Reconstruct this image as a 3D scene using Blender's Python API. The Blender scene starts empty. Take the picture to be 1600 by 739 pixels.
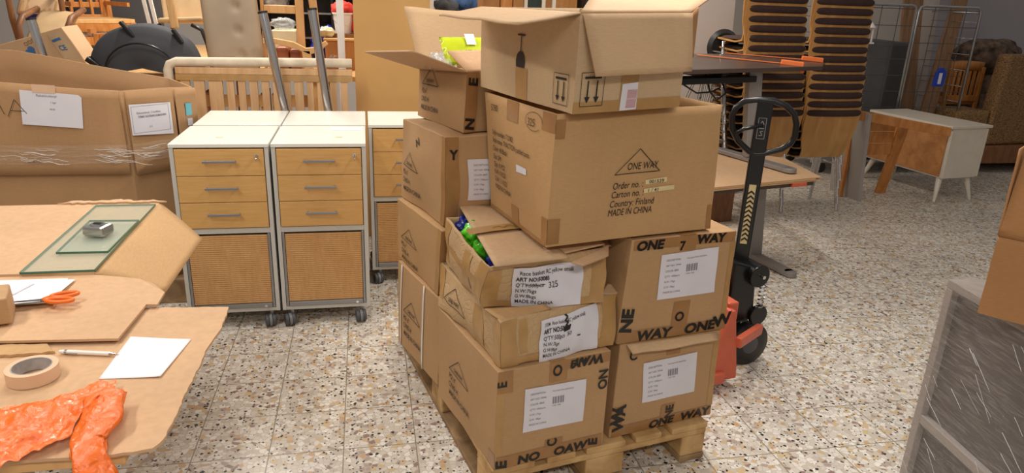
import bpy, math, random
from mathutils import Vector, Matrix, noise
S = bpy.context.scene
COL = S.collection
random.seed(7)

# ------------------------------------------------------------------ camera, world, lights
def cam_setup():
    yaw, pitch, roll = .2105, .3285, .0379
    cy, sy, cp, sp = math.cos(yaw), math.sin(yaw), math.cos(pitch), math.sin(pitch)
    fwd = Vector((sy*cp, cy*cp, -sp)); right = Vector((cy, -sy, 0)); up = right.cross(fwd)
    c, s = math.cos(roll), math.sin(roll)
    r = c*right + s*up; u = -s*right + c*up
    cd = bpy.data.cameras.new('camera'); o = bpy.data.objects.new('camera', cd); COL.objects.link(o)
    cd.sensor_fit = 'HORIZONTAL'; cd.sensor_width = 36; cd.lens = 1104*36/1600; cd.clip_start = .05
    M = Matrix(((r.x, u.x, -fwd.x, 0), (r.y, u.y, -fwd.y, 0), (r.z, u.z, -fwd.z, 1.5178), (0, 0, 0, 1)))
    o.matrix_world = M; S.camera = o
cam_setup()
S.view_settings.view_transform = 'Standard'; S.view_settings.look = 'None'
S.view_settings.gamma = 1; S.view_settings.use_curve_mapping = False
S.view_settings.exposure = 0.08
wd = bpy.data.worlds.new('world'); S.world = wd; wd.use_nodes = True
wd.node_tree.nodes['Background'].inputs[0].default_value = (1.0, .93, .86, 1)
wd.node_tree.nodes['Background'].inputs[1].default_value = .26
def area(name, loc, sx, sy, e, col=(1, .93, .85), rot=(0, 0, 0)):
    l = bpy.data.lights.new(name, 'AREA'); l.shape = 'RECTANGLE'; l.size = sx; l.size_y = sy; l.energy = e; l.color = col
    o = bpy.data.objects.new(name, l); o.location = loc; o.rotation_euler = rot; COL.objects.link(o)
area('ceiling_tube_light_behind', (.3, -1.0, 2.75), 1.3, .2, 52)
area('ceiling_tube_light_near_left', (-1.55, 1.3, 2.6), .15, 1.2, 26)
area('ceiling_tube_light_left', (-.9, 3.0, 2.75), .15, 1.3, 22)
area('ceiling_tube_light_middle', (1.3, 2.6, 2.75), .15, 1.3, 40)
area('ceiling_tube_light_rear', (-.9, 5.4, 2.75), .15, 1.4, 60)
area('ceiling_tube_light_rear_middle', (1.6, 5.3, 2.75), .15, 1.4, 50, (1, .88, .75))

# ------------------------------------------------------------------ helpers
def lin(h):
    h = h.lstrip('#'); v = [int(h[i:i+2], 16)/255 for i in (0, 2, 4)]
    return tuple((x/12.92 if x <= .04045 else ((x+.055)/1.055)**2.4) for x in v) + (1,)
class NT:
    def __init__(s, name):
        s.m = bpy.data.materials.new(name); s.m.use_nodes = True; s.t = s.m.node_tree
        s.b = s.t.nodes['Principled BSDF']; s.out = s.t.nodes['Material Output']
    def n(s, typ, ins=None, **kw):
        n = s.t.nodes.new(typ)
        for k, v in kw.items(): setattr(n, k, v)
        for k, v in (ins or {}).items():
            if hasattr(v, 'is_output') : s.t.links.new(v, n.inputs[k])
            else: n.inputs[k].default_value = v
        return n
    def l(s, a, b): s.t.links.new(a, b)
    def coord(s, scale=(1, 1, 1)):
        tc = s.n('ShaderNodeTexCoord'); mp = s.n('ShaderNodeMapping'); s.l(tc.outputs['Object'], mp.inputs[0]); mp.inputs['Scale'].default_value = scale
        return mp.outputs[0]
def ramp(nt, fac, stops, interp='LINEAR'):
    r = nt.n('ShaderNodeValToRGB'); cr = r.color_ramp; cr.interpolation = interp
    while len(cr.elements) < len(stops): cr.elements.new(.5)
    for e, (p, c) in zip(cr.elements, stops): e.position = p; e.color = c
    nt.l(fac, r.inputs[0]); return r.outputs[0]
def simple(name, hexc, rough=.5, metal=0, var=.06, scale=12, bump=0, spec=.5, stretch=(1, 1, 1), trans=0, sheen=0):
    nt = NT(name); c = lin(hexc)
    nz = nt.n('ShaderNodeTexNoise', {'Vector': nt.coord(stretch), 'Scale': scale, 'Detail': 4.})
    lo = tuple(max(0, x*(1-var*2)) for x in c[:3])+(1,); hi = tuple(min(1, x*(1+var*2)) for x in c[:3])+(1,)
    nt.l(ramp(nt, nz.outputs['Fac'], [(.3, lo), (.7, hi)]), nt.b.inputs['Base Color'])
    nt.b.inputs['Roughness'].default_value = rough; nt.b.inputs['Metallic'].default_value = metal
    nt.b.inputs['Specular IOR Level'].default_value = spec
    if sheen: nt.b.inputs['Sheen Weight'].default_value = sheen
    if trans: nt.b.inputs['Transmission Weight'].default_value = trans
    if bump:
        b = nt.n('ShaderNodeBump', {'Height': nz.outputs['Fac'], 'Strength': bump, 'Distance': .004}); nt.l(b.outputs[0], nt.b.inputs['Normal'])
    return nt.m
def card_mat(name, hexc, rough=.72, crumple=0):
    nt = NT(name); c = lin(hexc)
    v = nt.coord()
    big = nt.n('ShaderNodeTexNoise', {'Vector': v, 'Scale': 3.5, 'Detail': 3.})
    fib = nt.n('ShaderNodeTexNoise', {'Vector': nt.coord((1, 1, 9)), 'Scale': 55., 'Detail': 5.})
    mx = nt.n('ShaderNodeMath', {0: big.outputs['Fac'], 1: fib.outputs['Fac']}, operation='ADD')
    ml = nt.n('ShaderNodeMath', {0: mx.outputs[0], 1: .5}, operation='MULTIPLY')
    lo = tuple(x*.88 for x in c[:3])+(1,); hi = tuple(min(1, x*1.10) for x in c[:3])+(1,)
    nt.l(ramp(nt, ml.outputs[0], [(.3, lo), (.7, hi)]), nt.b.inputs['Base Color'])
    nt.b.inputs['Roughness'].default_value = rough; nt.b.inputs['Specular IOR Level'].default_value = .25
    wv = nt.n('ShaderNodeTexNoise', {'Vector': nt.coord((60, 60, 1.2)), 'Scale': 1.6, 'Detail': 2.})
    bb = nt.n('ShaderNodeBump', {'Height': wv.outputs['Fac'], 'Strength': .35, 'Distance': .002})
    cr = nt.n('ShaderNodeTexNoise', {'Vector': v, 'Scale': 9., 'Detail': 3.})
    b2 = nt.n('ShaderNodeBump', {'Height': cr.outputs['Fac'], 'Strength': .16, 'Distance': .004, 'Normal': bb.outputs[0]})
    last = b2
    if crumple:
        w1 = nt.n('ShaderNodeTexNoise', {'Vector': v, 'Scale': 6., 'Detail': 2.}); wv2 = nt.n('ShaderNodeVectorMath', {0: v, 1: w1.outputs['Color']}, operation='ADD')
        vo = nt.n('ShaderNodeTexVoronoi', {'Vector': wv2.outputs[0], 'Scale': 9.}, feature='DISTANCE_TO_EDGE'); mr = nt.n('ShaderNodeMapRange', {'Value': vo.outputs['Distance'], 'From Max': .10})
        last = nt.n('ShaderNodeBump', {'Height': mr.outputs[0], 'Strength': crumple, 'Distance': .006, 'Normal': b2.outputs[0]})
    nt.l(last.outputs[0], nt.b.inputs['Normal']); return nt.m
def wood_mat(name, h1, h2, stretch=(14, 14, 1.2), rough=.45, scale=3.):
    nt = NT(name)
    nz = nt.n('ShaderNodeTexNoise', {'Vector': nt.coord(stretch), 'Scale': scale, 'Detail': 6., 'Distortion': .6})
    nt.l(ramp(nt, nz.outputs['Fac'], [(.32, lin(h1)), (.68, lin(h2))]), nt.b.inputs['Base Color'])
    nt.b.inputs['Roughness'].default_value = rough
    b = nt.n('ShaderNodeBump', {'Height': nz.outputs['Fac'], 'Strength': .15, 'Distance': .002}); nt.l(b.outputs[0], nt.b.inputs['Normal'])
    return nt.m
def film_mat(name, col, alpha, rough=.12, stretch=(6, 6, 60), strength=.9, rot=(0, 0, 0)):
    nt = NT(name)
    tc = nt.n('ShaderNodeTexCoord'); mp = nt.n('ShaderNodeMapping'); nt.l(tc.outputs['Object'], mp.inputs[0])
    mp.inputs['Scale'].default_value = stretch; mp.inputs['Rotation'].default_value = rot
    nz = nt.n('ShaderNodeTexNoise', {'Vector': mp.outputs[0], 'Scale': 1.5, 'Detail': 6., 'Distortion': .5})
    b = nt.n('ShaderNodeBump', {'Height': nz.outputs['Fac'], 'Strength': strength, 'Distance': .01})
    nt.l(b.outputs[0], nt.b.inputs['Normal'])
    nt.b.inputs['Base Color'].default_value = lin(col); nt.b.inputs['Roughness'].default_value = rough
    a = nt.n('ShaderNodeMapRange', {'Value': nz.outputs['Fac'], 'From Min': .45, 'From Max': .8, 'To Min': alpha, 'To Max': min(1, alpha+.3)})
    nt.l(a.outputs[0], nt.b.inputs['Alpha']); nt.b.inputs['Specular IOR Level'].default_value = .9
    return nt.m
def terrazzo():
    nt = NT('terrazzo'); tc = nt.n('ShaderNodeTexCoord'); sep = nt.n('ShaderNodeSeparateXYZ'); nt.l(tc.outputs['Object'], sep.inputs[0])
    def line(out, ph):
        a = nt.n('ShaderNodeMath', {0: out, 1: ph}, operation='ADD'); d = nt.n('ShaderNodeMath', {0: a.outputs[0], 1: .25}, operation='DIVIDE')
        fl = nt.n('ShaderNodeMath', {0: d.outputs[0]}, operation='FLOOR'); fr = nt.n('ShaderNodeMath', {0: d.outputs[0]}, operation='FRACT')
        h = nt.n('ShaderNodeMath', {0: fr.outputs[0], 1: .5}, operation='SUBTRACT'); ab = nt.n('ShaderNodeMath', {0: h.outputs[0]}, operation='ABSOLUTE')
        g = nt.n('ShaderNodeMath', {0: ab.outputs[0], 1: .5-.0075}, operation='GREATER_THAN')
        return fl.outputs[0], g.outputs[0]
    fx, gx = line(sep.outputs[0], .1104); fy, gy = line(sep.outputs[1], -.157)
    g = nt.n('ShaderNodeMath', {0: gx, 1: gy}, operation='MAXIMUM')
    tid = nt.n('ShaderNodeCombineXYZ', {0: fx, 1: fy}); wn = nt.n('ShaderNodeTexWhiteNoise', {'Vector': tid.outputs[0]}, noise_dimensions='2D')
    off = nt.n('ShaderNodeVectorMath', {0: wn.outputs['Color'], 1: (7, 7, 7)}, operation='MULTIPLY')
    po = nt.n('ShaderNodeVectorMath', {0: tc.outputs['Object'], 1: off.outputs[0]}, operation='ADD')
    wz = nt.n('ShaderNodeTexNoise', {'Vector': po.outputs[0], 'Scale': 60., 'Detail': 2.})
    ws = nt.n('ShaderNodeVectorMath', {0: wz.outputs['Color'], 1: (.012, .012, 0)}, operation='MULTIPLY')
    pv = nt.n('ShaderNodeVectorMath', {0: po.outputs[0], 1: ws.outputs[0]}, operation='ADD')
    # large chips
    v1 = nt.n('ShaderNodeTexVoronoi', {'Vector': pv.outputs[0], 'Scale': 50.}, voronoi_dimensions='2D')
    e1 = nt.n('ShaderNodeTexVoronoi', {'Vector': pv.outputs[0], 'Scale': 50.}, voronoi_dimensions='2D', feature='DISTANCE_TO_EDGE')
    s1 = nt.n('ShaderNodeSeparateColor', {0: v1.outputs['Color']})
    chip = ramp(nt, s1.outputs[0], [(0, lin('#e3ddd4')), (.26, lin('#d6cec2')), (.50, lin('#cac1b4')), (.64, lin('#ece8e0')), (.80, lin('#d2b88e')), (.87, lin('#b3a299')), (.925, lin('#caa880')), (.965, lin('#988078'))], 'CONSTANT')
    ed = nt.n('ShaderNodeMapRange', {'Value': e1.outputs['Distance'], 'From Min': .03, 'From Max': .10})
    m1 = nt.n('ShaderNodeMix', {0: ed.outputs[0], 6: lin('#c6bcac'), 7: chip}, data_type='RGBA')
    cur = m1.outputs[2]
    for sc_, thr, r0, r1, o_ in ((42., .20, .14, .32, 0), (80., .20, .16, .38, 11)):
        pp = nt.n('ShaderNodeVectorMath', {0: pv.outputs[0], 1: (o_, o_*1.3, 0)}, operation='ADD')
        v2 = nt.n('ShaderNodeTexVoronoi', {'Vector': pp.outputs[0], 'Scale': sc_, 'Randomness': 1.}, voronoi_dimensions='2D', distance='MINKOWSKI'); v2.inputs['Exponent'].default_value = 1.3
        s2 = nt.n('ShaderNodeSeparateColor', {0: v2.outputs['Color']})
        rad = nt.n('ShaderNodeMapRange', {'Value': s2.outputs[1], 'To Min': r0, 'To Max': r1})
        a = nt.n('ShaderNodeMath', {0: v2.outputs['Distance'], 1: rad.outputs[0]}, operation='LESS_THAN')
        b = nt.n('ShaderNodeMath', {0: s2.outputs[0], 1: thr}, operation='LESS_THAN'); ab = nt.n('ShaderNodeMath', {0: a.outputs[0], 1: b.outputs[0]}, operation='MULTIPLY')
        dk = ramp(nt, s2.outputs[2], [(0, lin('#211f1f')), (.6, lin('#3a3633')), (.8, lin('#75625a')), (.93, lin('#9c8a7a'))], 'CONSTANT')
        mm = nt.n('ShaderNodeMix', {0: ab.outputs[0], 6: cur, 7: dk}, data_type='RGBA'); cur = mm.outputs[2]
    m2 = mm
    m3 = nt.n('ShaderNodeMix', {0: g.outputs[0], 6: m2.outputs[2], 7: lin('#8b8474')}, data_type='RGBA')
    nt.l(m3.outputs[2], nt.b.inputs['Base Color']); nt.b.inputs['Roughness'].default_value = .33
    nt.b.inputs['Specular IOR Level'].default_value = .4
    return nt.m

M = dict(
    floor=terrazzo(),
    card=card_mat('kraft_cardboard', '#b8946c'), card_light=card_mat('light_cardboard', '#c9a883'), card_tan=card_mat('tan_cardboard', '#be986b'),
    card_pale=card_mat('pale_cardboard', '#c6ab88'), card_pink=card_mat('pinkish_cardboard', '#caa580'), card_dark=card_mat('brown_cardboard', '#a87b50'),
    card_big=card_mat('container_cardboard', '#b08a63'), card_old=card_mat('worn_cardboard', '#c2a27a', .72, .28),
    tape=simple('brown_packing_tape', '#a0764a', .28, 0, .05, 20, .2), tape_pale=simple('pale_packing_tape', '#b28b58', .3, 0, .05, 20, .2),
    paper=simple('white_paper', '#dcdae2', .7, 0, .015, 9, .25), paper_bright=simple('bright_paper', '#f2f1f4', .7, 0, .01, 5),
    ink=simple('black_ink', '#241d19', .6, 0, .05), ink_brown=simple('dark_print_ink', '#4a3627', .7, 0, .05), ink_grey=simple('grey_print_ink', '#77737c', .7, 0, .1, 60),
    black_gloss=simple('black_lettering', '#141210', .35, 0, .05), red_ink=simple('red_ink', '#c0504e', .6),
    pallet=wood_mat('pallet_wood', '#a98250', '#d2ad78', (9, 9, 9), .7, 1.3), pallet_old=wood_mat('weathered_pallet_wood', '#7b6145', '#a98a63', (9, 9, 9), .75, 1.3),
    beech=wood_mat('beech_laminate', '#cfa05e', '#d9ac6c', (3, 3, 30), .42), beech_t=wood_mat('beech_tambour', '#c6975f', '#d0a36b', (20, 3, 3), .45),
    cab=simple('light_grey_laminate', '#c9c8c2', .35, 0, .01), cab_top=simple('white_laminate_top', '#e6e6dd', .25, 0, .01), cab_trim=simple('grey_aluminium_trim', '#9a9b9c', .35, .6, .02),
    handle=simple('satin_metal_handle', '#9b9ba0', .35, .7, .02), caster=simple('grey_caster_rubber', '#4c4d50', .5, 0, .03), caster_hub=simple('grey_caster_plastic', '#7a7b7e', .45, 0, .03),
    chrome=simple('chrome', '#d8d8da', .14, 1, .01), steel=simple('brushed_steel', '#aeb0b2', .3, 1, .04), dark=simple('black_plastic', '#1c1b1c', .4, 0, .05), black=simple('black_paint', '#121214', .28, 0, .02),
    grey_paint=simple('grey_metal_paint', '#8b8683', .4, .2, .03), desk_top=simple('dark_brown_desktop', '#4e4039', .32, 0, .03), desk_frame=simple('black_steel_frame', '#232325', .45, .2, .03),
    orange=simple('orange_paint', '#cf6448', .45, 0, .05, 8), orange_strap=simple('orange_strap', '#f07a3c', .5, 0, .04), yellow=simple('yellow_label', '#d9c896', .6),
    bedwood=wood_mat('bed_slat_wood', '#c99c6c', '#d8b084', (12, 12, 1.2), .5), cream=simple('cream_fabric', '#dcccb4', .85, 0, .04, 20, .3), mdf=simple('fibreboard', '#c79a5c', .6, 0, .03, 3),
    chairwood=wood_mat('orange_pine', '#b06c30', '#c98a4a', (9, 9, 2), .4), palewood=wood_mat('pale_birch', '#cf9f63', '#e0b57c', (9, 9, 2), .45), darkwood=wood_mat('brown_wood', '#6d4527', '#8a5b36', (9, 9, 2), .5),
    ply=wood_mat('chair_plywood', '#ad7c42', '#c4955a', (4, 4, 1), .4), plyedge=wood_mat('plywood_edge', '#8a5f35', '#b48551', (4, 4, 30), .5), brownfab=simple('dark_brown_wool', '#3a2723', .95, 0, .1, 60, .5),
    leather=simple('beige_leather', '#a8957c', .5, 0, .05, 5, .3), leather2=simple('sand_leather', '#c0a177', .55, 0, .06, 6, .3), darkfab=simple('charcoal_fabric', '#35363a', .8, 0, .08, 8, .4), redfab=simple('rust_leather', '#94502f', .5, 0, .08, 10, .4),
    green_dark=simple('dark_green_metal', '#2d3a34', .4, .2, .05), woven=simple('woven_seat', '#7d6152', .9, 0, .35, 45, .5), white=simple('white_plastic', '#e6e1dc', .4, 0, .02), red=simple('red_cloth', '#d8392c', .8, 0, .08, 10, .3),
    white_wood=simple('off_white_paint', '#d8cfbf', .35, 0, .02), cabwood=wood_mat('raw_back_panel', '#a86f3c', '#bf8750', (5, 5, 5), .6), wall=simple('white_wall_paint', '#cfc8c2', .8, 0, .015, 3), wall_grey=simple('grey_lilac_wall', '#a9a4ab', .8, 0, .015, 3),
    panelw=simple('white_board', '#d5cac3', .5, 0, .01, 3), greyfab=simple('dark_grey_box_vinyl', '#4b4b4e', .55, 0, .03, 6), plank=wood_mat('brown_plank', '#7a5a40', '#9a7656', (14, 14, 1), .5), rattan=simple('woven_rattan', '#84643f', .8, 0, .4, 55, .8, stretch=(1, 1, 3)),
    pattern=simple('patterned_upholstery', '#5c4a3d', .9, 0, .45, 14, .4), blue=simple('blue_plastic', '#1f3fae', .4, 0, .05), blue2=simple('blue_cloth', '#3c5d8c', .8, 0, .3, 14, .3), lime=simple('lime_packet', '#cfe02a', .25, 0, .05, 12, .5), green_bag=simple('green_plastic', '#58c628', .15, 0, .25, 22, 1.),
    navy=simple('blue_plastic_bag', '#25308c', .2, 0, .3, 22, 1.), masking=simple('masking_tape', '#dcb897', .55, 0, .02), masking_core=simple('grey_cardboard_core', '#a8a29e', .8, 0, .12, 40), clearbag=film_mat('clear_plastic_bag', '#d9dde0', .35, .1, (30, 30, 30)),
    glint=film_mat('film_glint', '#ffffff', .55, .15, (40, 40, 40)), mesh_wire=simple('dull_wire', '#5d5a56', .4, .6, .03),
    wrap=film_mat('stretch_wrap', '#b9b2ae', .16, .16, (9, 9, 70), 1., (0, .75, .3)), wrap_band=film_mat('stretch_wrap_band', '#e0d2bf', .10, .12, (5, 5, 60), 1.), orange_bag=film_mat('orange_plastic_bag', '#ff7418', .90, .18, (30, 30, 30), 1.0),
    greyboard=simple('dark_grey_board', '#5f5a58', .5, 0, .03, 4), frame_grey=simple('grey_frame_board', '#a59d97', .45, 0, .02, 4), silver=simple('silver_plastic', '#b4b3b0', .25, .8, .03), scis=simple('orange_handle', '#e8701e', .4, 0, .03),
    cupboard=wood_mat('oak_cupboard', '#9a6630', '#b37c42', (6, 6, 1), .5), darkshelf=simple('dark_shelf', '#3a322d', .6, 0, .1), yellowish=simple('cream_plastic', '#d9d3b0', .45, 0, .02), bluebrand=simple('blue_print', '#3f6fa5', .6), cyan=simple('cyan_sticker', '#5cb7c9', .5), strapw=simple('white_strap', '#e2ddd4', .4, 0, .01))
def glass_mat():
    nt = NT('clear_glass'); nt.b.inputs['Base Color'].default_value = lin('#cfe0cf'); nt.b.inputs['Roughness'].default_value = .03
    nt.b.inputs['Alpha'].default_value = .22; nt.b.inputs['Specular IOR Level'].default_value = .9; return nt.m
M['glass'] = glass_mat(); M['glass_edge'] = simple('green_glass_edge', '#3f6b55', .15)

def rootloc(o):
    while o.parent: o = o.parent
    return Vector(o.location)
class MB:
    def __init__(s): s.v = []; s.f = []; s.mi = []; s.k = 0
    def mat(s, k): s.k = k; return s
    def add(s, vs, fs):
        n = len(s.v); s.v += [Vector(v) for v in vs]; s.f += [tuple(i+n for i in f) for f in fs]; s.mi += [s.k]*len(fs); return s
    def box(s, x0, x1, y0, y1, z0, z1, rz=0, piv=(0, 0)):
        vs = [(x, y, z) for z in (z0, z1) for y in (y0, y1) for x in (x0, x1)]
        if rz:
            c, q = math.cos(rz), math.sin(rz); vs = [(piv[0]+(x-piv[0])*c-(y-piv[1])*q, piv[1]+(x-piv[0])*q+(y-piv[1])*c, z) for x, y, z in vs]
        return s.add(vs, [(0, 2, 3, 1), (4, 5, 7, 6), (0, 1, 5, 4), (2, 6, 7, 3), (0, 4, 6, 2), (1, 3, 7, 5)])
    def hexa(s, c8):  # bottom n r b l, top n r b l
        return s.add(c8, [(3, 2, 1, 0), (4, 5, 6, 7), (0, 1, 5, 4), (1, 2, 6, 5), (2, 3, 7, 6), (3, 0, 4, 7)])
    def bar(s, a, b, w, h, up=(0, 0, 1)):
        a, b = Vector(a), Vector(b); d = (b-a).normalized(); u = Vector(up)
        if abs(d.dot(u)) > .98: u = Vector((0, 1, 0))
        x = d.cross(u).normalized()*w/2; y = x.cross(d).normalized()*h/2
        return s.add([a-x-y, a+x-y, a+x+y, a-x+y, b-x-y, b+x-y, b+x+y, b-x+y], [(3, 2, 1, 0), (4, 5, 6, 7), (0, 1, 5, 4), (1, 2, 6, 5), (2, 3, 7, 6), (3, 0, 4, 7)])
    def tube(s, pts, r, n=10, closed=False, cap=True):
        pts = [Vector(p) for p in pts]; N = len(pts); rr = r if hasattr(r, '__len__') else [r]*N
        prev = None; vs = []
        for i, p in enumerate(pts):
            if closed: t = pts[(i+1) % N]-pts[i-1]
            else: t = pts[min(i+1, N-1)]-pts[max(i-1, 0)]
            t.normalize()
            if prev is None: a = Vector((0, 0, 1)) if abs(t.z) < .9 else Vector((1, 0, 0)); x = t.cross(a).normalized()
            else: x = (prev-t*prev.dot(t)).normalized()
            y = t.cross(x); prev = x
            for k in range(n): an = 2*math.pi*k/n; vs.append(p+(x*math.cos(an)+y*math.sin(an))*rr[i])
        fs = []
        for i in range(N if closed else N-1):
            j = (i+1) % N
            for k in range(n): fs.append((i*n+k, i*n+(k+1) % n, j*n+(k+1) % n, j*n+k))
        if cap and not closed: fs += [tuple(range(n-1, -1, -1)), tuple(range((N-1)*n, N*n))]
        return s.add(vs, fs)
    def cyl(s, c, r, h, n=24, axis='z', r2=None):
        c = Vector(c); a = {'x': Vector((1, 0, 0)), 'y': Vector((0, 1, 0)), 'z': Vector((0, 0, 1))}[axis] if isinstance(axis, str) else Vector(axis).normalized()
        return s.tube([c, c+a*h], [r, r if r2 is None else r2], n)
    def lathe(s, c, prof, n=32, axis=(0, 0, 1)):
        c = Vector(c); a = Vector(axis).normalized(); x = a.orthogonal().normalized(); y = a.cross(x)
        vs = [c+a*h+(x*math.cos(2*math.pi*k/n)+y*math.sin(2*math.pi*k/n))*r for r, h in prof for k in range(n)]
        fs = [(i*n+k, i*n+(k+1) % n, (i+1)*n+(k+1) % n, (i+1)*n+k) for i in range(len(prof)-1) for k in range(n)]
        if prof[0] == prof[-1]: return s.add(vs, fs)
        if prof[0][0] > 1e-5: fs.append(tuple(range(n-1, -1, -1)))
        if prof[-1][0] > 1e-5: fs.append(tuple(range((len(prof)-1)*n, len(prof)*n)))
        return s.add(vs, fs)
    def prism(s, poly, dz):  # list of 3D points (top), extruded down by dz (vector or float)
        d = Vector((0, 0, -dz)) if not hasattr(dz, '__len__') else Vector(dz); n = len(poly); P = [Vector(p) for p in poly]
        ar = sum(P[i].x*P[(i+1) % n].y-P[(i+1) % n].x*P[i].y for i in range(n))
        if ar < 0: P = P[::-1]
        vs = P+[p+d for p in P]
        return s.add(vs, [tuple(range(n)), tuple(range(2*n-1, n-1, -1))]+[(i, i+n, (i+1) % n+n, (i+1) % n) for i in range(n)])
    def grid(s, fn, nu, nv):
        vs = [fn(i/nu, j/nv) for j in range(nv+1) for i in range(nu+1)]
        fs = [(j*(nu+1)+i, j*(nu+1)+i+1, (j+1)*(nu+1)+i+1, (j+1)*(nu+1)+i) for j in range(nv) for i in range(nu)]
        return s.add(vs, fs)
    def build(s, name, mats, parent=None, smooth=False, bevel=0, solid=0, sub=0, merge=False, offset=-1):
        me = bpy.data.meshes.new(name); o0 = rootloc(parent) if parent else Vector((0, 0, 0))
        me.from_pydata([v-o0 for v in s.v], [], s.f)
        mats = mats if isinstance(mats, (list, tuple)) else [mats]
        for m in mats: me.materials.append(M[m] if isinstance(m, str) else m)
        for p, k in zip(me.polygons, s.mi): p.material_index = min(k, len(mats)-1); p.use_smooth = bool(smooth)
        if merge:
            import bmesh
            b = bmesh.new(); b.from_mesh(me); bmesh.ops.remove_doubles(b, verts=b.verts, dist=.0004); bmesh.ops.recalc_face_normals(b, faces=b.faces); b.to_mesh(me); b.free()
        if smooth == 'angle': me.set_sharp_from_angle(angle=math.radians(38))
        me.validate(); me.update()
        o = bpy.data.objects.new(name, me); COL.objects.link(o)
        if parent: o.parent = parent
        if sub: md = o.modifiers.new('subdivision', 'SUBSURF'); md.levels = sub; md.render_levels = sub
        if solid: md = o.modifiers.new('thickness', 'SOLIDIFY'); md.thickness = solid; md.offset = offset
        if bevel: md = o.modifiers.new('bevel', 'BEVEL'); md.width = bevel; md.segments = 2; md.limit_method = 'ANGLE'; md.angle_limit = math.radians(40)
        return o
def tag(o, label, cat, group=None, kind=None):
    o['label'] = label; o['category'] = cat
    if group: o['group'] = group
    if kind: o['kind'] = kind
    return o
def thing(name, label, cat, loc=(0, 0, 0), rz=0, group=None):
    o = bpy.data.objects.new(name, None); o.empty_display_size = .05; COL.objects.link(o); o.location = loc; o.rotation_euler = (0, 0, rz)
    return tag(o, label, cat, group)
def struct(o): o['kind'] = 'structure'; return o
def copy_tree(o, parent=None):
    c = o.copy(); COL.objects.link(c)
    if parent: c.parent = parent
    for ch in list(o.children): copy_tree(ch, c)
    return c
TX = {}
def text2d(s, bold=0):
    if (s, bold) not in TX:
        cu = bpy.data.curves.new('t', 'FONT'); cu.body = s; cu.size = 1; cu.offset = bold; cu.resolution_u = 3
        o = bpy.data.objects.new('t', cu); COL.objects.link(o); me = bpy.data.meshes.new_from_object(o)
        TX[(s, bold)] = ([(v.co.x, v.co.y) for v in me.vertices], [tuple(p.vertices) for p in me.polygons])
        bpy.data.objects.remove(o); bpy.data.curves.remove(cu); bpy.data.meshes.remove(me)
    return TX[(s, bold)]
class Draw:  # flat artwork in metres, later laid onto a face
    def __init__(s): s.v = []; s.f = []
    def poly(s, ps): n = len(s.v); s.v += list(ps); s.f.append(tuple(range(n, n+len(ps)))); return s
    def line(s, a, b, w=.002):
        dx, dy = b[0]-a[0], b[1]-a[1]; L = math.hypot(dx, dy) or 1; nx, ny = -dy/L*w/2, dx/L*w/2; k = max(1, int(L/.03)); n = len(s.v)
        for i in range(k+1): t = i/k; x, y = a[0]+dx*t, a[1]+dy*t; s.v += [(x-nx, y-ny), (x+nx, y+ny)]
        s.f += [(n+2*i, n+2*i+2, n+2*i+3, n+2*i+1) for i in range(k)]; return s
    def pline(s, ps, w=.002):
        for a, b in zip(ps, ps[1:]): s.line(a, b, w)
        return s
    def rect(s, x0, y0, x1, y1, w=.002): return s.pline([(x0, y0), (x1, y0), (x1, y1), (x0, y1), (x0, y0)], w)
    def text(s, t, x, y, h, sx=1, rot=0, bold=0, slant=0):
        vs, fs = text2d(t, bold); n = len(s.v); c, q = math.cos(rot), math.sin(rot)
        for a, b in vs: a = (a+slant*b)*h*sx; b = b*h; s.v.append((x+a*c-b*q, y+a*q+b*c))
        s.f += [tuple(i+n for i in f) for f in fs]; return s
IDX = {'front': (0, 1, 5, 4), 'right': (1, 2, 6, 5), 'back': (2, 3, 7, 6), 'left': (3, 0, 4, 7), 'top': (4, 5, 6, 7), 'bottom': (3, 2, 1, 0)}
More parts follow.
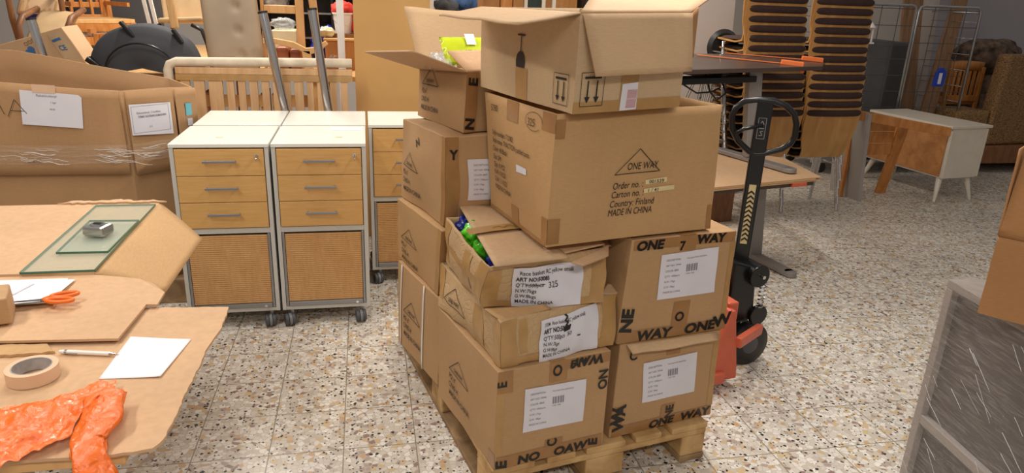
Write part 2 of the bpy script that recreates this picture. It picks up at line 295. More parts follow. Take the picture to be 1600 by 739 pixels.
class Carton:
    def __init__(s, name, label, c8, mat, cat='cardboard box', open_top=False, amp=.003, freq=5, bulge=.004, seed=0, group=None, n=14, faces=None):
        s.c = [Vector(p) for p in c8]; s.amp = amp; s.fr = freq; s.bu = bulge; s.sd = Vector((seed*3.1, seed*1.7, seed*2.3)); s.mat = mat
        base = sum(s.c[:4], Vector())/4; s.root = thing(name, label, cat, base, 0, group)
        mb = MB()
        for f in (faces or IDX):
            if open_top and f == 'top': continue
            mb.grid(lambda u, v, f=f: s.p(f, u, v), n, n)
        if open_top: s.body = mb.build('body', mat, s.root, smooth='angle', merge=True, solid=.005)
        else: s.body = mb.build('body', mat, s.root, smooth='angle', merge=True, bevel=.003)
    def warp(s, p):
        if not s.amp: return p
        q = noise.noise_vector(p*s.fr+s.sd)*s.amp*1.6+noise.noise_vector(p*s.fr*2.6+s.sd)*s.amp*.6
        q.z *= .55; return p+q
    def raw(s, f, u, v, off=0):
        a, b, c, d = (s.c[i] for i in IDX[f]); p = a*(1-u)*(1-v)+b*u*(1-v)+c*u*v+d*(1-u)*v
        n = (b-a).cross(d-a).normalized()
        uu, vv = min(1, max(0, u)), min(1, max(0, v))
        bu = 0 if f == 'bottom' else s.bu
        return s.warp(p)+n*(bu*16*uu*(1-uu)*vv*(1-vv)+off)
    def p(s, f, u, v, off=0): return s.raw(f, u, v, off)
    def dim(s, f):
        a, b, c, d = (s.c[i] for i in IDX[f]); return ((b-a).length+(c-d).length)/2, ((d-a).length+(c-b).length)/2
    def patch(s, name, f, q, mat, parent=None, off=.0022, n=8):
        mb = MB(); (a, b, c, d) = q
        mb.grid(lambda u, v: s.p(f, *(a[k]*(1-u)*(1-v)+b[k]*u*(1-v)+c[k]*u*v+d[k]*(1-u)*v for k in (0, 1)), off), n, n)
        return mb.build(name, mat, parent or s.root, smooth=True)
    def tape(s, f, u0, v0, u1, v1, mat='tape', name='packing_tape', off=.0014, parent=None):
        return s.patch(name, f, [(u0, v0), (u1, v0), (u1, v1), (u0, v1)], mat, parent, off, 12)
    def print(s, name, f, d, mat='ink', parent=None, off=.0034, org=(0, 0)):
        W, H = s.dim(f); mb = MB(); mb.add([s.p(f, (x+org[0])/W, (y+org[1])/H, off) for x, y in d.v], d.f)
        return mb.build(name, mat, parent or s.root)
    def label(s, f, q, draw, mat='paper', ink='ink_grey', off=.0026):  # draw in unit coordinates of the label
        o = s.patch('shipping_label', f, q, mat, None, off, 24); (a, b, c, d) = q; mb = MB()
        mb.add([s.p(f, *(a[k]*(1-u)*(1-v)+b[k]*u*(1-v)+c[k]*u*v+d[k]*(1-u)*v for k in (0, 1)), off+(.0009 if s.amp < .006 else .0028)) for u, v in draw.v], draw.f)
        mb.build('label_text', ink, o); return o
    def flap(s, q, mat=None, amp=.004, n=10, name='flap', bend=0, th=.005):
        a, b, c, d = (Vector(x) for x in q); mb = MB()
        def fn(u, v):
            p = a*(1-u)*(1-v)+b*u*(1-v)+c*u*v+d*(1-u)*v
            return p+noise.noise_vector(p*6+s.sd)*amp*v+Vector((0, 0, bend*4*u*(1-u)*v))
        mb.grid(fn, n, n); return mb.build(name, mat or s.mat, s.root, smooth=True, solid=th, offset=0)

# ------------------------------------------------------------------ the room
struct(MB().box(-5, 9, -2, 9, -.05, 0).build('floor', 'floor'))
struct(MB().box(-5, 9, 9, 9.15, 0, 3).build('wall_back', 'wall'))
struct(MB().box(-5.15, -5, -2, 9.15, 0, 3).build('wall_left', 'wall'))
struct(MB().box(9, 9.15, -2, 9.15, 0, 3).build('wall_right', 'wall_grey'))
struct(MB().box(4.2, 5.89, 7.15, 7.3, 0, 3).build('wall_rear_niche', 'wall'))
struct(MB().box(5.9, 9, 7.3, 7.42, 0, 3).build('wall_rear_right', 'wall_grey'))

# ------------------------------------------------------------------ pallet
def pallet():
    t = thing('wooden_pallet', 'worn wooden pallet on the floor carrying the stacked cartons', 'pallet', (.345, 1.775, 0), math.radians(10.8))
    t0 = Vector(t.location); rz = t.rotation_euler.z
    def B(mb, x0, x1, y0, y1, z0, z1):
        return mb.box(x0+t0.x, x1+t0.x, y0+t0.y, y1+t0.y, z0, z1)
    for i, (a, w) in enumerate(((0, .145), (.1875, .1), (.3275, .145), (.5125, .1), (.655, .145))):
        B(MB(), a, a+w, 0, 1.2, .1225, .1445).build('deck_board', 'pallet', t, bevel=.004)
    for y in (0, .5275, 1.055): B(MB(), .002, .798, y+.002, y+.143, .1, .1222).build('cross_board', 'pallet_old' if y else 'pallet', t, bevel=.004)
    for x, w in ((0, .1), (.3275, .145), (.7, .1)):
        B(MB(), x, x+w, 0, 1.2, 0, .022).build('bottom_board', 'pallet_old', t, bevel=.004)
        for y in (0, .5275, 1.055):
            ww = .145 if w == .145 else .1
            B(MB(), x+.002, x+ww-.002, y+.003, y+.142, .0225, .0997).build('block', 'pallet', t, bevel=.005)
    return t
pallet()

# ------------------------------------------------------------------ stacked cartons
def way_art(c, face, x, y, k=1.0, name='printed_text', mat='ink', extra=True, sk=0):
    d = Draw(); 
    d.pline([(0, 0), (.17*k, -.003), (.085*k, .062*k), (0, 0)], .0028); d.text('ONE WAY', .046*k, .008*k, .019*k, .85, 0, .02)
    if extra:
        d.text('PO: n°', 0, -.036*k, .028*k, .8, 0, .012); d.text('C/NO: 4', 0, -.068*k, .028*k, .8, 0, .012); d.text('MADE IN CHINA', 0, -.102*k, .028*k, .85, 0, .012)
    return c.print(name, face, d, mat, org=(x, y))
LT = Draw()
for i, (tx, w) in enumerate((('DESCRIPTION:', .1), ('ART NO: 70946', .1), ('COLOR: 8800', .1), ("Q'TY: 1000pairs", .1), ('N.W: 17kgs', .1), ('G.W: 18kgs', .1), ('MADE IN CHINA', .1))):
    LT.text(tx, .09, .84-i*.118, .062, .62)
LT.text('Track bands Neon yellow/black', .44, .84, .05, .55)
for i in range(22):
    if i % 5 != 3: LT.poly([(.45+i*.0088, .56), (.45+i*.0088+(.006 if i % 3 else .0035), .56), (.45+i*.0088+(.006 if i % 3 else .0035), .72), (.45+i*.0088, .72)])
LT.text('1 2460  7058', .44, .50, .045, .62)
def brand_tape(c, f, u0, v0, u1, v1, words, h=.042, rot=0, name='branded_tape'):
    o = c.tape(f, u0, v0, u1, v1, 'tape', name, .0018); W, H = c.dim(f); d = Draw()
    for tx, u, v, r, hh in words: d.text(tx, u*W, v*H, hh*1.12, 1.15, r, .045, .12)
    d2 = c.print('tape_lettering', f, d, 'black_gloss', o, .0036); return o
P2 = math.pi/2
# bottom front left
A = Carton('carton', 'brown carton at the front left bottom of the pallet with a white barcode label', [(.351, 1.776, .1455), (.726, 1.856, .1455), (.601, 2.315, .1455), (.226, 2.235, .1455), (.352, 1.765, .490), (.722, 1.85, .490), (.596, 2.32, .488), (.226, 2.235, .488)], 'card', amp=.002, seed=1, group=None)
A.tape('front', .44, .80, .60, 1.0); A.tape('front', .44, 0, .60, .2)
A.tape('top', .44, 0, .58, 1); A.tape('left', .9, 0, 1, .16); A.tape('front', 0, .78, .13, 1, 'tape')
A.label('front', [(.232, .339), (.777, .325), (.782, .765), (.232, .785)], LT)
way_art(A, 'left', .115, .17, .98)
brand_tape(A, 'front', .02, .0, .98, .13, [('E', .10, .0, P2, .045), ('NO', .20, .015, 0, .036), ('OAW', .52, .012, 0, .036), ('E', .93, .02, P2, .04)])
brand_tape(A, 'front', .45, .90, .99, .995, [('WAY', .93, .985, math.pi, .036), ('E N', .62, .915, 0, .028)])
d_ = Draw().text('O', .468*.38, .86*.345, .05, .8, 0, .03).text('C', .545*.38, .12*.345, .045, .9, P2, .03).text('ON', .985*.38, .62*.345, .045, 1, P2, .03).text('E', .075*.38, .84*.345, .042, 1, P2, .03)
A.print('tape_lettering', 'front', d_, 'black_gloss')
# bottom front right
A2 = Carton('carton', 'brown carton at the front right bottom of the pallet, torn along its top edge', [(.756, 1.880, .1455), (1.160, 1.972, .1455), (1.072, 2.392, .1455), (.668, 2.30, .1455), (.770, 1.898, .480), (1.145, 1.955, .480), (1.05, 2.365, .480), (.675, 2.31, .480)], 'card', amp=.003, seed=2, bulge=.006)
A2.tape('front', .46, 0, .60, .26); A2.tape('front', .46, .82, .60, 1); A2.tape('top', .44, 0, .58, 1)
A2.label('front', [(.257, .342), (.783, .341), (.771, .798), (.241, .776)], LT)
brand_tape(A2, 'front', .02, 0, .99, .12, [('WA', .11, .06, P2, .045), ('ONE', .36, .01, .03, .036), ('WAY', .68, .012, .02, .038)])
brand_tape(A2, 'front', .0, .1, .10, .34, [('W', .085, .14, P2, .046)], name='branded_tape')
A2.print('tape_lettering', 'front', Draw().text('NE', .565*.41, .08*.335, .042, 1, P2, .03).text('C', .1*.41, .82*.335, .04, 1, .2, .03), 'black_gloss')
# torn flap lip on A2
A2.flap([(.79, 1.893, .481), (1.12, 1.942, .481), (1.11, 1.905, .468), (.80, 1.862, .462)], 'card_light', .012, name='torn_lip')
# upper front right
B2 = Carton('carton', 'brown carton at the right of the stack, under the big padded pants carton', [(.755, 1.895, .4855), (1.158, 1.958, .4855), (1.071, 2.373, .4855), (.668, 2.31, .4855), (.778, 1.895, .832), (1.152, 1.955, .832), (1.064, 2.37, .832), (.69, 2.31, .832)], 'card', amp=.002, seed=3)
B2.label('front', [(.30, .404), (.84, .414), (.825, .863), (.286, .838)], LT)
B2.tape('front', .47, 0, .62, .36); B2.tape('front', .45, .86, .6, 1); B2.tape('top', .45, 0, .6, 1)
brand_tape(B2, 'front', .0, .0, 1, .115, [('NE', .105, .1, P2, .05), ('WAY', .17, .012, 0, .04), ('ONE', .60, .015, .03, .042), ('W', .88, .03, .2, .05)])
brand_tape(B2, 'front', .02, .905, .99, .998, [('ONE', .04, .905, 0, .036), ('WAY', .60, .915, 0, .036)])
B2.print('tape_lettering', 'front', Draw().text('7', .46*.38, .87*.347, .04, 1, 0, .03).text('O', .5*.39, .16*.347, .045, .9, 0, .03), 'black_gloss')
# rear left column
D = Carton('carton', 'brown carton at the bottom of the rear left column, bound with two white straps', [(.232, 2.287, .1455), (.60, 2.37, .1455), (.472, 2.753, .1455), (.104, 2.67, .1455), (.237, 2.295, .489), (.60, 2.37, .489), (.474, 2.775, .489), (.111, 2.70, .489)], 'card', amp=.002, seed=4)
way_art(D, 'left', .075, .165)
for u in (.12, .68):
    mb = MB().grid(lambda a, b: D.p('left', u-.014+a*.028-(1-b)*.04, b, .004), 2, 10)
    mb.build('white_strap', 'strapw', D.root, smooth=True, solid=.001)
brand_tape(D, 'front', 0, 0, .16, .16, [('E', .12, .02, P2, .045)])
E_ = Carton('carton', 'brown carton second from the bottom in the rear left column, slightly squashed', [(.237, 2.33, .492), (.61, 2.40, .492), (.485, 2.81, .492), (.112, 2.74, .492), (.239, 2.26, .760), (.60, 2.34, .760), (.472, 2.75, .760), (.111, 2.67, .760)], 'card_tan', amp=.003, seed=5)
way_art(E_, 'left', .055, .118, .98)
E_.tape('front', 0, .02, .1, .98)
F = Carton('carton', 'dented brown carton third from the bottom in the rear left column', [(.249, 2.29, .764), (.62, 2.36, .764), (.496, 2.76, .764), (.125, 2.69, .764), (.252, 2.25, 1.078), (.62, 2.32, 1.078), (.506, 2.74, 1.068), (.138, 2.67, 1.068)], 'card', amp=.005, seed=6, bulge=.014)
way_art(F, 'left', .048, .142, .98)
F.tape('front', 0, 0, .12, 1); F.tape('left', .93, 0, 1, 1)
F.label('front', [(.197, .301), (.72, .29), (.72, .745), (.199, .754)], LT)
F.print('tape_lettering', 'left', Draw().text('N', .19, .235, .04, .9, .6, .03), 'black_gloss'); F.print('tape_lettering', 'front', Draw().text('Y', .015, .24, .045, .9, 0, .05), 'black_gloss')
G = Carton('open_carton', 'open brown carton on top of the rear left column, filled with lime packets', [(.31, 2.285, 1.086), (.68, 2.42, 1.086), (.56, 2.83, 1.076), (.19, 2.69, 1.076), (.32, 2.275, 1.283), (.69, 2.42, 1.283), (.57, 2.83, 1.25), (.2, 2.68, 1.25)], 'card', open_top=True, amp=.003, seed=7)
way_art(G, 'left', .045, .132, .95)
brand_tape(G, 'front', .0, .0, .11, 1, [('N', .09, .03, P2, .04), ('E', .1, .76, P2, .04)])
G.flap([(.2, 2.68, 1.25), (.32, 2.27, 1.283), (.143, 2.2, 1.349), (.004, 2.62, 1.311)], 'card_pink', amp=.001, bend=0)
G.flap([(.2, 2.685, 1.25), (.57, 2.83, 1.25), (.50, 2.86, 1.445), (.157, 2.84, 1.462)], 'card_light', .008)
G.flap([(.32, 2.275, 1.283), (.69, 2.42, 1.283), (.57, 2.53, 1.335), (.272, 2.40, 1.337)], 'card_pink')
# crushed cartons
B = Carton('carton', 'crushed carton with a white label, between the opened carton and the bottom front one', [(.368, 1.785, .4935), (.736, 1.878, .4935), (.602, 2.32, .4935), (.236, 2.235, .4935), (.358, 1.775, .640), (.758, 1.925, .642), (.636, 2.36, .63), (.24, 2.29, .63)], 'card_old', amp=.010, freq=7, bulge=.014, seed=8)
BL = Draw()
for i, tx in enumerate(('ITEM  Race basket RC yellow small', 'ART NO:50085', "Q'TY:500pcs  50", 'N.W:7kgs', 'G.W:8kgs', 'MADE IN CHINA')):
    BL.text(tx, .06, .86-i*.144, .13 if i else .10, .52 if i else .48, 0, .03 if i == 1 else .005)
BL.pline([(.40, 1.02), (.44, .96), (.40, .9), (.45, .86), (.42, .80)], .03); BL.poly([(.38, .78), (.50, .80), (.49, .70), (.40, .68)]); BL.poly([(.62, .50), (.68, .49), (.67, .46), (.62, .47)])
B.label('front', [(.305, -.06), (.83, .02), (.80, .93), (.299, .86)], BL, 'paper', 'ink', .004)
W_ = way_art(B, 'left', .065, .055, 1.1, extra=False)
B.tape('front', 0, .0, .12, 1, 'tape_pale'); B.tape('front', .86, 0, 1, 1, 'tape_pale'); B.tape('front', .0, .02, 1, .2, 'tape_pale')
B.flap([(.36, 1.79, .642), (.52, 1.84, .646), (.50, 1.85, .66), (.32, 1.84, .652)], 'card_tan', .006, name='torn_flap')
B.flap([(.70, 1.93, .643), (.755, 1.93, .645), (.79, 1.955, .655), (.74, 1.975, .66)], 'card_light', .008, name='torn_flap')
Cc = Carton('torn_carton', 'torn open carton with blue and green bags inside, white label reading ART NO:50085', [(.318, 1.875, .6455), (.683, 1.862, .6455), (.625, 2.255, .6455), (.255, 2.27, .6455), (.322, 1.80, .800), (.708, 1.94, .800), (.643, 2.30, .815), (.25, 2.23, .815)], 'card_old', open_top=True, amp=.008, freq=8, bulge=.012, seed=9)
CL = Draw()
for i, tx in enumerate(('  Race basket RC yellow small', 'ART NO:50085', "Q'TY:500pcs", 'N.W:7kgs', 'G.W:8kgs', 'MADE IN CHINA')):
    CL.text(tx, .05, .84-i*.144, .13, .52, 0, .03 if i == 1 else .005)
CL.line((.17, .59), (.42, .60), .014); CL.text('325', .47, .52, .19, .62, .05)
Cc.label('front', [(.233, .02), (.813, .02), (.80, .82), (.20, .90)], CL, 'paper', 'ink', .004)
Cc.tape('front', 0, 0, .12, .9, 'tape_pale'); Cc.tape('front', .88, 0, 1, .95, 'tape_pale'); Cc.tape('front', .0, .0, 1, .14, 'tape_pale'); Cc.tape('left', .55, .1, .72, .9, 'tape_pale')
fl = Cc.flap([(.335, 1.775, .814), (.56, 1.82, .814), (.47, 2.25, .834), (.300, 2.345, .834)], 'card_light', .003, 12, name='top_flap')
mb = MB(); mb.grid(lambda u, v: Vector((.296+.215*u-.005*v, 2.00+.05*u+.055*v, .8305+.004*math.sin(u*3))), 10, 3); mb.build('packing_tape', 'tape_pale', Cc.root, smooth=True)
d = Draw().pline([(0, 0), (.02, .012), (.035, 0), (.05, .018), (.07, .012), (.075, -.006)], .0025); mb = MB(); mb.add([(x+.375, y+2.045, .8365) for x, y in d.v], d.f); mb.build('pen_scribble', 'ink', Cc.root)
Cc.flap([(.56, 1.80, .806), (.715, 1.93, .808), (.69, 1.87, .798), (.60, 1.80, .80)], 'card_pink', .01, name='torn_lip')
Cc.flap([(.50, 1.84, .812), (.70, 1.925, .812), (.69, 1.955, .822), (.50, 1.89, .822)], 'card_pink', .006, name='torn_lip')
Cc.flap([(.69, 1.95, .80), (.70, 2.05, .80), (.75, 2.06, .79), (.745, 1.99, .785)], 'card_light', .008, name='torn_lip')

for c_, f_, q_ in ((Cc, 'left', (.0, .1, .16, .95)), (Cc, 'left', (.86, .05, 1, 1)), (Cc, 'left', (.1, .42, .9, .56)), (B, 'left', (.88, .0, 1, .95)), (B, 'left', (.62, .1, .76, .9)), (B, 'left', (0, .3, .1, 1)), (B, 'front', (.14, .25, .20, .95)), (A, 'front', (.0, .15, .06, .85)), (B2, 'front', (.95, .12, 1, .9)), (E_, 'left', (.93, 0, 1, 1)), (A2, 'front', (.94, .12, 1, .95))):
    c_.tape(f_, q_[0], q_[1], q_[2], q_[3], 'tape_pale', 'packing_tape', .0011)
# big carton
H = Carton('open_carton', 'large open brown carton reading ONE WAY, Order no., Carton no., Country: Finland', [(.493, 1.838, .842), (1.062, 1.962, .842), (.977, 2.381, .842), (.408, 2.257, .842), (.501, 1.831, 1.222), (1.071, 2.005, 1.224), (.947, 2.434, 1.222), (.377, 2.26, 1.222)], 'card_tan', open_top=True, amp=.0025, bulge=.006, seed=10)
W_, H_ = H.dim('front'); sx = W_; sy = H_
d = Draw(); d.pline([(.348*sx, .524*sy), (.619*sx, .526*sy), (.487*sx, .711*sy), (.348*sx, .524*sy)], .0022); d.text('ONE WAY', .418*sx, .552*sy, .030, .78, 0, 0, .1)
for tx, u, v in (('Order no. :', .341, .421), ('Carton no. :', .338, .352), ('Country: Finland', .335, .278), ('MADE IN CHINA', .330, .207)):
    d.text(tx, u*sx, v*sy-.004, .029, .80 if tx[0] != 'M' else .72, 0, 0, .12)
H.print('printed_text', 'front', d, 'ink')
for q, tx in (([(.54, .424), (.672, .432), (.669, .470), (.537, .460)], '001539'), ([(.535, .356), (.722, .366), (.72, .402), (.533, .390)], '1 / 41')):
    o = H.patch('number_sticker', 'front', q, 'yellow', None, .002, 4); dd = Draw().text(tx, (q[0][0]+.02)*sx, q[0][1]*sy+.003, .014 if len(tx) < 7 else .013, 1.3, 0, .01)
    H.print('sticker_number', 'front', dd, 'ink_brown', o, .0034)
W2, H2 = H.dim('left'); d = Draw()
for tx, u, v in (('Style number: 712082', .12, .68), ('Style name: TRACTION padded pants', .12, .615), ('Color: 40 Black', .125, .545), ('Size: S/M', .13, .475), ('Qty: 10 PCS', .135, .41), ('N.W.: 9 KGS', .135, .345), ('G.W.: 11 KGS', .135, .28), ('MADE IN CHINA', .135, .215)):
    d.text(tx, u*W2, v*H2, .023, .74)
H.print('printed_text', 'left', d, 'ink')
H.print('handwriting', 'left', Draw().text('5780', .1*W2, .87*H2, .028, .9, .05).text('325', .66*W2, .86*H2, .032, .9, .03).pline([((.74+.11*math.cos(a/8*math.pi))*W2, (.9+.07*math.sin(a/8*math.pi))*H2) for a in range(0, 15)], .0016), 'ink_brown')
o = H.patch('size_sticker', 'left', [(.52, .46), (.68, .47), (.68, .52), (.52, .52)], 'paper', None, .002, 3)
H.tape('left', .35, .84, .52, 1, 'tape'); H.tape('left', .84, .86, 1, .995, 'tape'); H.tape('front', 0, .82, .05, .96, 'tape'); H.tape('front', 0, .02, .065, .22, 'tape'); H.tape('left', .92, .02, 1, .22, 'tape'); H.tape('left', .42, 0, .55, .16, 'tape'); H.tape('front', .965, .0, .998, .2, 'tape'); H.tape('left', 0, 0, .98, .03, 'tape')

# top carton (lies upside down)
I = Carton('open_carton', 'open carton at the very top of the stack with printed wine glass and down arrows', [(.531, 1.788, 1.2285), (.884, 1.907, 1.232), (.716, 2.395, 1.240), (.363, 2.276, 1.238), (.536, 1.788, 1.480), (.889, 1.907, 1.490), (.716, 2.395, 1.486), (.363, 2.276, 1.480)], 'card_pale', open_top=True, amp=.0015, bulge=.004, seed=11)
Wl, Hl = I.dim('left'); Wf, Hf = I.dim('front')
def arrows(d, x0, y0, x1, y1):
    w, h = x1-x0, y1-y0; d.rect(x0, y0, x1, y1, .0016); d.line((x0+w*.14, y1-h*.15), (x1-w*.14, y1-h*.15), .006)
    for k in (.3, .7):
        x = x0+w*k; d.line((x, y1-h*.24), (x, y0+h*.25), .004); d.poly([(x-w*.12, y0+h*.28), (x+w*.12, y0+h*.28), (x, y0+h*.09)])
d = Draw(); arrows(d, .825*Wl, .065*Hl, .955*Wl, .39*Hl); I.print('printed_arrows', 'left', d, 'ink'); d = Draw()
gx = .49*Wl; gy = .36*Hl
d.poly([(gx-.021, gy+.002), (gx+.021, gy+.002), (gx+.023, gy+.02), (gx+.018, gy+.036), (gx+.007, gy+.046), (gx-.007, gy+.046), (gx-.018, gy+.036), (gx-.023, gy+.02)])
d.line((gx, gy+.045), (gx, gy+.090), .004); d.line((gx-.020, gy+.091), (gx+.020, gy+.091), .005)
I.print('printed_wine_glass', 'left', d, 'ink')
d = Draw(); arrows(d, .05*Wf, .075*Hf, .245*Wf, .42*Hf); I.print('printed_arrows', 'front', d, 'ink')
I.tape('left', .44, 0, .56, .36, 'tape_pale'); I.tape('front', .40, 0, .56, .55, 'tape_pale'); I.tape('front', 0, 0, 1, .12, 'tape_pale')
o = I.patch('address_sticker', 'front', [(.41, .005), (.565, .01), (.555, .30), (.41, .29)], 'paper', None, .003, 4)
d = Draw()
for i in range(7): d.text('FRAGILE HANDLE', (.475+.013*i)*Wf, .03*Hf, .007, .9, P2)
I.print('sticker_print', 'front', d, 'red_ink', o, .0042)
I.flap([(.542, 1.785, 1.481), (.889, 1.900, 1.490), (.890, 1.865, 1.335), (.577, 1.752, 1.331)], 'card_light', .003)
I.flap([(.363, 2.276, 1.480), (.536, 1.788, 1.482), (.334, 1.60, 1.458), (.222, 2.21, 1.454)], 'card_light', .004, bend=0)
I.flap([(.538, 1.790, 1.484), (.889, 1.909, 1.492), (1.18, 2.36, 1.545), (.705, 2.24, 1.525)], 'card_light', .002)
I.flap([(.893, 1.914, 1.488), (.954, 2.004, 1.505), (.937, 1.966, 1.366), (.905, 1.932, 1.372)], 'card_dark', .001)  # side flap in darker cardboard, its unlit side put into the colour

# contents
def blob(name, label, cat, c, r, mat, seed, sc=(1, 1, .6), group=None, amp=.35):
    mb = MB(); c = Vector(c)
    def fn(u, v):
        th, ph = u*2*math.pi, (v-.5)*math.pi; d = Vector((math.cos(th)*math.cos(ph), math.sin(th)*math.cos(ph), math.sin(ph)))
        k = r*(1+amp*noise.noise(d*2.3+Vector((seed, 0, 0)))+amp*.35*noise.noise(d*7+Vector((seed, 5, 0)))); return c+Vector((d.x*sc[0], d.y*sc[1], d.z*sc[2]))*k
    mb.grid(fn, 28, 18); o = mb.build(name, mat, None, smooth=True, merge=True); return tag(o, label, cat, group)
blob('plastic_bag', 'blue plastic bag at the rear of the torn carton opening', 'plastic bag', (.318, 2.24, .775), .045, 'navy', 1, (.8, 1, 1))
blob('plastic_bag', 'dark green plastic bag in the middle of the torn carton opening', 'plastic bag', (.330, 2.13, .775), .050, 'green_bag', 2, (.9, 1, .9))
blob('plastic_bag', 'bright green plastic bag near the front of the torn carton opening', 'plastic bag', (.345, 2.02, .77), .045, 'green_bag', 3, (.8, 1, .9))
blob('plastic_bag', 'small blue plastic bag at the front corner of the torn carton opening', 'plastic bag', (.360, 1.93, .765), .035, 'navy', 4, (.6, 1, .9))
def packet(label, c, rz, tilt, words):
    t = thing('packet', label, 'packet', c); R3 = Matrix.Rotation(rz, 3, 'Z') @ Matrix.Rotation(tilt, 3, 'X'); mb = MB(); cc = Vector(c)
    def top(sg): return lambda u, v: cc+R3 @ Vector(((u-.5)*.26, (v-.5)*.13, sg*.022*(1-(2*u-1)**4)*(1-(2*v-1)**4)+.003*noise.noise(Vector((u*6, v*6, sg)))))
    mb.grid(top(1), 16, 10); mb.grid(top(-1), 16, 10); mb.build('wrapper', 'lime', t, smooth=True, merge=True)
    d = Draw()
    for w, x, y, h in words: d.text(w, x, y, h, 1.0, 0, .03, .2)
    m = MB(); m.add([cc+R3 @ Vector((x, y, .0242*(1-(2*(x/.26))**4)*(1-(2*(y/.13))**4)+.004)) for x, y in d.v], d.f); m.build('printed_text', 'black_gloss', t)
    m = MB(); m.grid(lambda u, v: cc+R3 @ Vector((-.045+u*.035, .005+v*.05, .0245+.003)), 2, 2); m.build('white_sticker', 'paper_bright', t)
packet('lime yellow packet with black lettering in the open rear carton, uppermost', (.40, 2.58, 1.325), .17, .75, (('ONE WAY', -.11, -.045, .035), ('7.07', .03, .02, .03)))
packet('lime yellow packet lying under the uppermost packet in the open rear carton', (.45, 2.52, 1.23), .3, .15, (('ONE WAY', -.1, -.02, .035),))
tag(MB().grid(lambda u, v: Vector((.20+.11*u, 2.45+.2*v, 1.275+.03*noise.noise(Vector((u*5, v*5, 0)))+.04*math.sin(u*3.1)*math.sin(v*3.1))), 20, 20).build('clear_bag', 'clearbag', None, smooth=True), 'clear crumpled plastic bag beside the lime packets in the open rear carton', 'plastic bag')
blob('black_garment', 'folded black cloth under the lime packets in the open rear carton', 'cloth', (.45, 2.5, 1.16), .13, 'darkfab', 8, (1, 1.1, .5))

# ------------------------------------------------------------------ drawer pedestals
def pedestal(label, X0, Y0, keys=True):   # front left bottom corner; width .405, depth .43
    t = thing('drawer_pedestal', label, 'cabinet', (X0, Y0, 0)); w, d, z0, z1 = .405, .43, .075, .853
    def b(*a): return MB().box(X0+a[0], X0+a[1], Y0+a[2], Y0+a[3], a[4], a[5])
    m = b(0, .018, 0, d, z0, z1); m.box(X0+w-.018, X0+w, Y0, Y0+d, z0, z1); m.box(X0+.018, X0+w-.018, Y0+d-.015, Y0+d, z0, z1); m.box(X0+.018, X0+w-.018, Y0+.002, Y0+d-.015, z0, z0+.018); m.box(X0+.018, X0+w-.018, Y0+.001, Y0+d-.015, .462, .487); m.box(X0+.018, X0+w-.018, Y0+.06, Y0+.07, z0+.018, z1-.001)
    m.build('body', 'cab', t, bevel=.0015)
    b(-.001, w+.001, -.003, d, z1+.0005, z1+.017).build('top_panel', 'cab_top', t, bevel=.002)
    for i in range(3):
        za = .491+i*.1195; dr = b(.021, w-.021, -.006, .014, za, za+.117).build('drawer', 'beech', t, bevel=.0015)
        zc = za+.066; x = X0+w/2; m = MB().tube([(x-.062, Y0-.006, zc), (x-.062, Y0-.026, zc)], .004, 8).tube([(x+.062, Y0-.006, zc), (x+.062, Y0-.026, zc)], .004, 8).bar((x-.068, Y0-.028, zc), (x+.068, Y0-.028, zc), .008, .010); m.build('handle', 'handle', dr, bevel=.001)
        if i == 2:
            k = MB().cyl((X0+w-.05, Y0-.009, za+.088), .007, .006, 14, 'y').build('lock', 'chrome', dr)
            if keys: MB().box(X0+w-.052, X0+w-.048, Y0-.03, Y0-.009, za+.080, za+.094).cyl((X0+w-.05, Y0-.035, za+.078), .008, .003, 12, 'x').build('key', 'steel', k)
    # tambour door: ribs
    prof = []; n = 34; za, zb = .118, .452
    m = MB()
    for i in range(n):
        z_a = za+(zb-za)*i/n; z_b = za+(zb-za)*(i+1)/n; pts = [(-.0030, z_a), (-.0055, z_a+(z_b-z_a)*.3), (-.0055, z_a+(z_b-z_a)*.8), (-.0030, z_b)]
        for (ya, p), (yb, q) in zip(pts, pts[1:]): m.add([(X0+.033, Y0+.006+ya, p), (X0+w-.033, Y0+.006+ya, p), (X0+w-.033, Y0+.006+yb, q), (X0+.033, Y0+.006+yb, q)], [(0, 1, 2, 3)])
    m.box(X0+.033, X0+w-.033, Y0+.0065, Y0+.012, za, zb)
    dd = m.build('roller_door', 'beech_t', t)
    b(.0205, .031, -.002, .02, .096, .460).build('door_rail', 'cab_trim', t, bevel=.001); b(w-.031, w-.0205, -.002, .02, .096, .460).build('door_rail', 'cab_trim', t, bevel=.001)
    g = b(.033, w-.033, -.006, .010, .096, .117).build('door_grip', 'cab_trim', dd, bevel=.002)
    MB().cyl((X0+w-.06, Y0-.012, .106), .007, .006, 14, 'y').build('lock', 'chrome', dd)
    for sx, sy, a in ((.04, .02, .5), (w-.04, .02, .3), (.04, d-.04, .9), (w-.04, d-.04, .4)):
        x, y = X0+sx, Y0+sy; ca, sa = math.cos(a), math.sin(a); wx, wy = x-.02*sa, y-.022
        c = MB().cyl((x, y, .048), .010, .028, 12).build('caster', 'handle', t)
        ax = Vector((ca, sa*.6, 0)).normalized(); o = Vector((wx, wy, .0285))
        for sg in (-1, 1): MB().lathe(o+ax*(.006 if sg > 0 else -.024), [(.012, 0), (.026, .001), (.0285, .005), (.0285, .014), (.024, .018), (.01, .018)], 26, ax).build('wheel', 'caster', c, smooth='angle')
        MB().lathe(o-ax*.006, [(.004, 0), (.0295, 0), (.0295, .012), (.004, .012)], 24, ax).build('fork', 'caster_hub', c)
    return t
pedestal('front left drawer pedestal, beech drawers and roller door, beside the cardboard container', -.826, 3.185)
pedestal('front right drawer pedestal with a sheet of paper on its white top', -.410, 3.185)
pedestal('rear drawer pedestal behind the front left one, only its white top showing', -.822, 3.655)
pedestal('rear drawer pedestal behind the front right one, only its white top showing', -.408, 3.655)
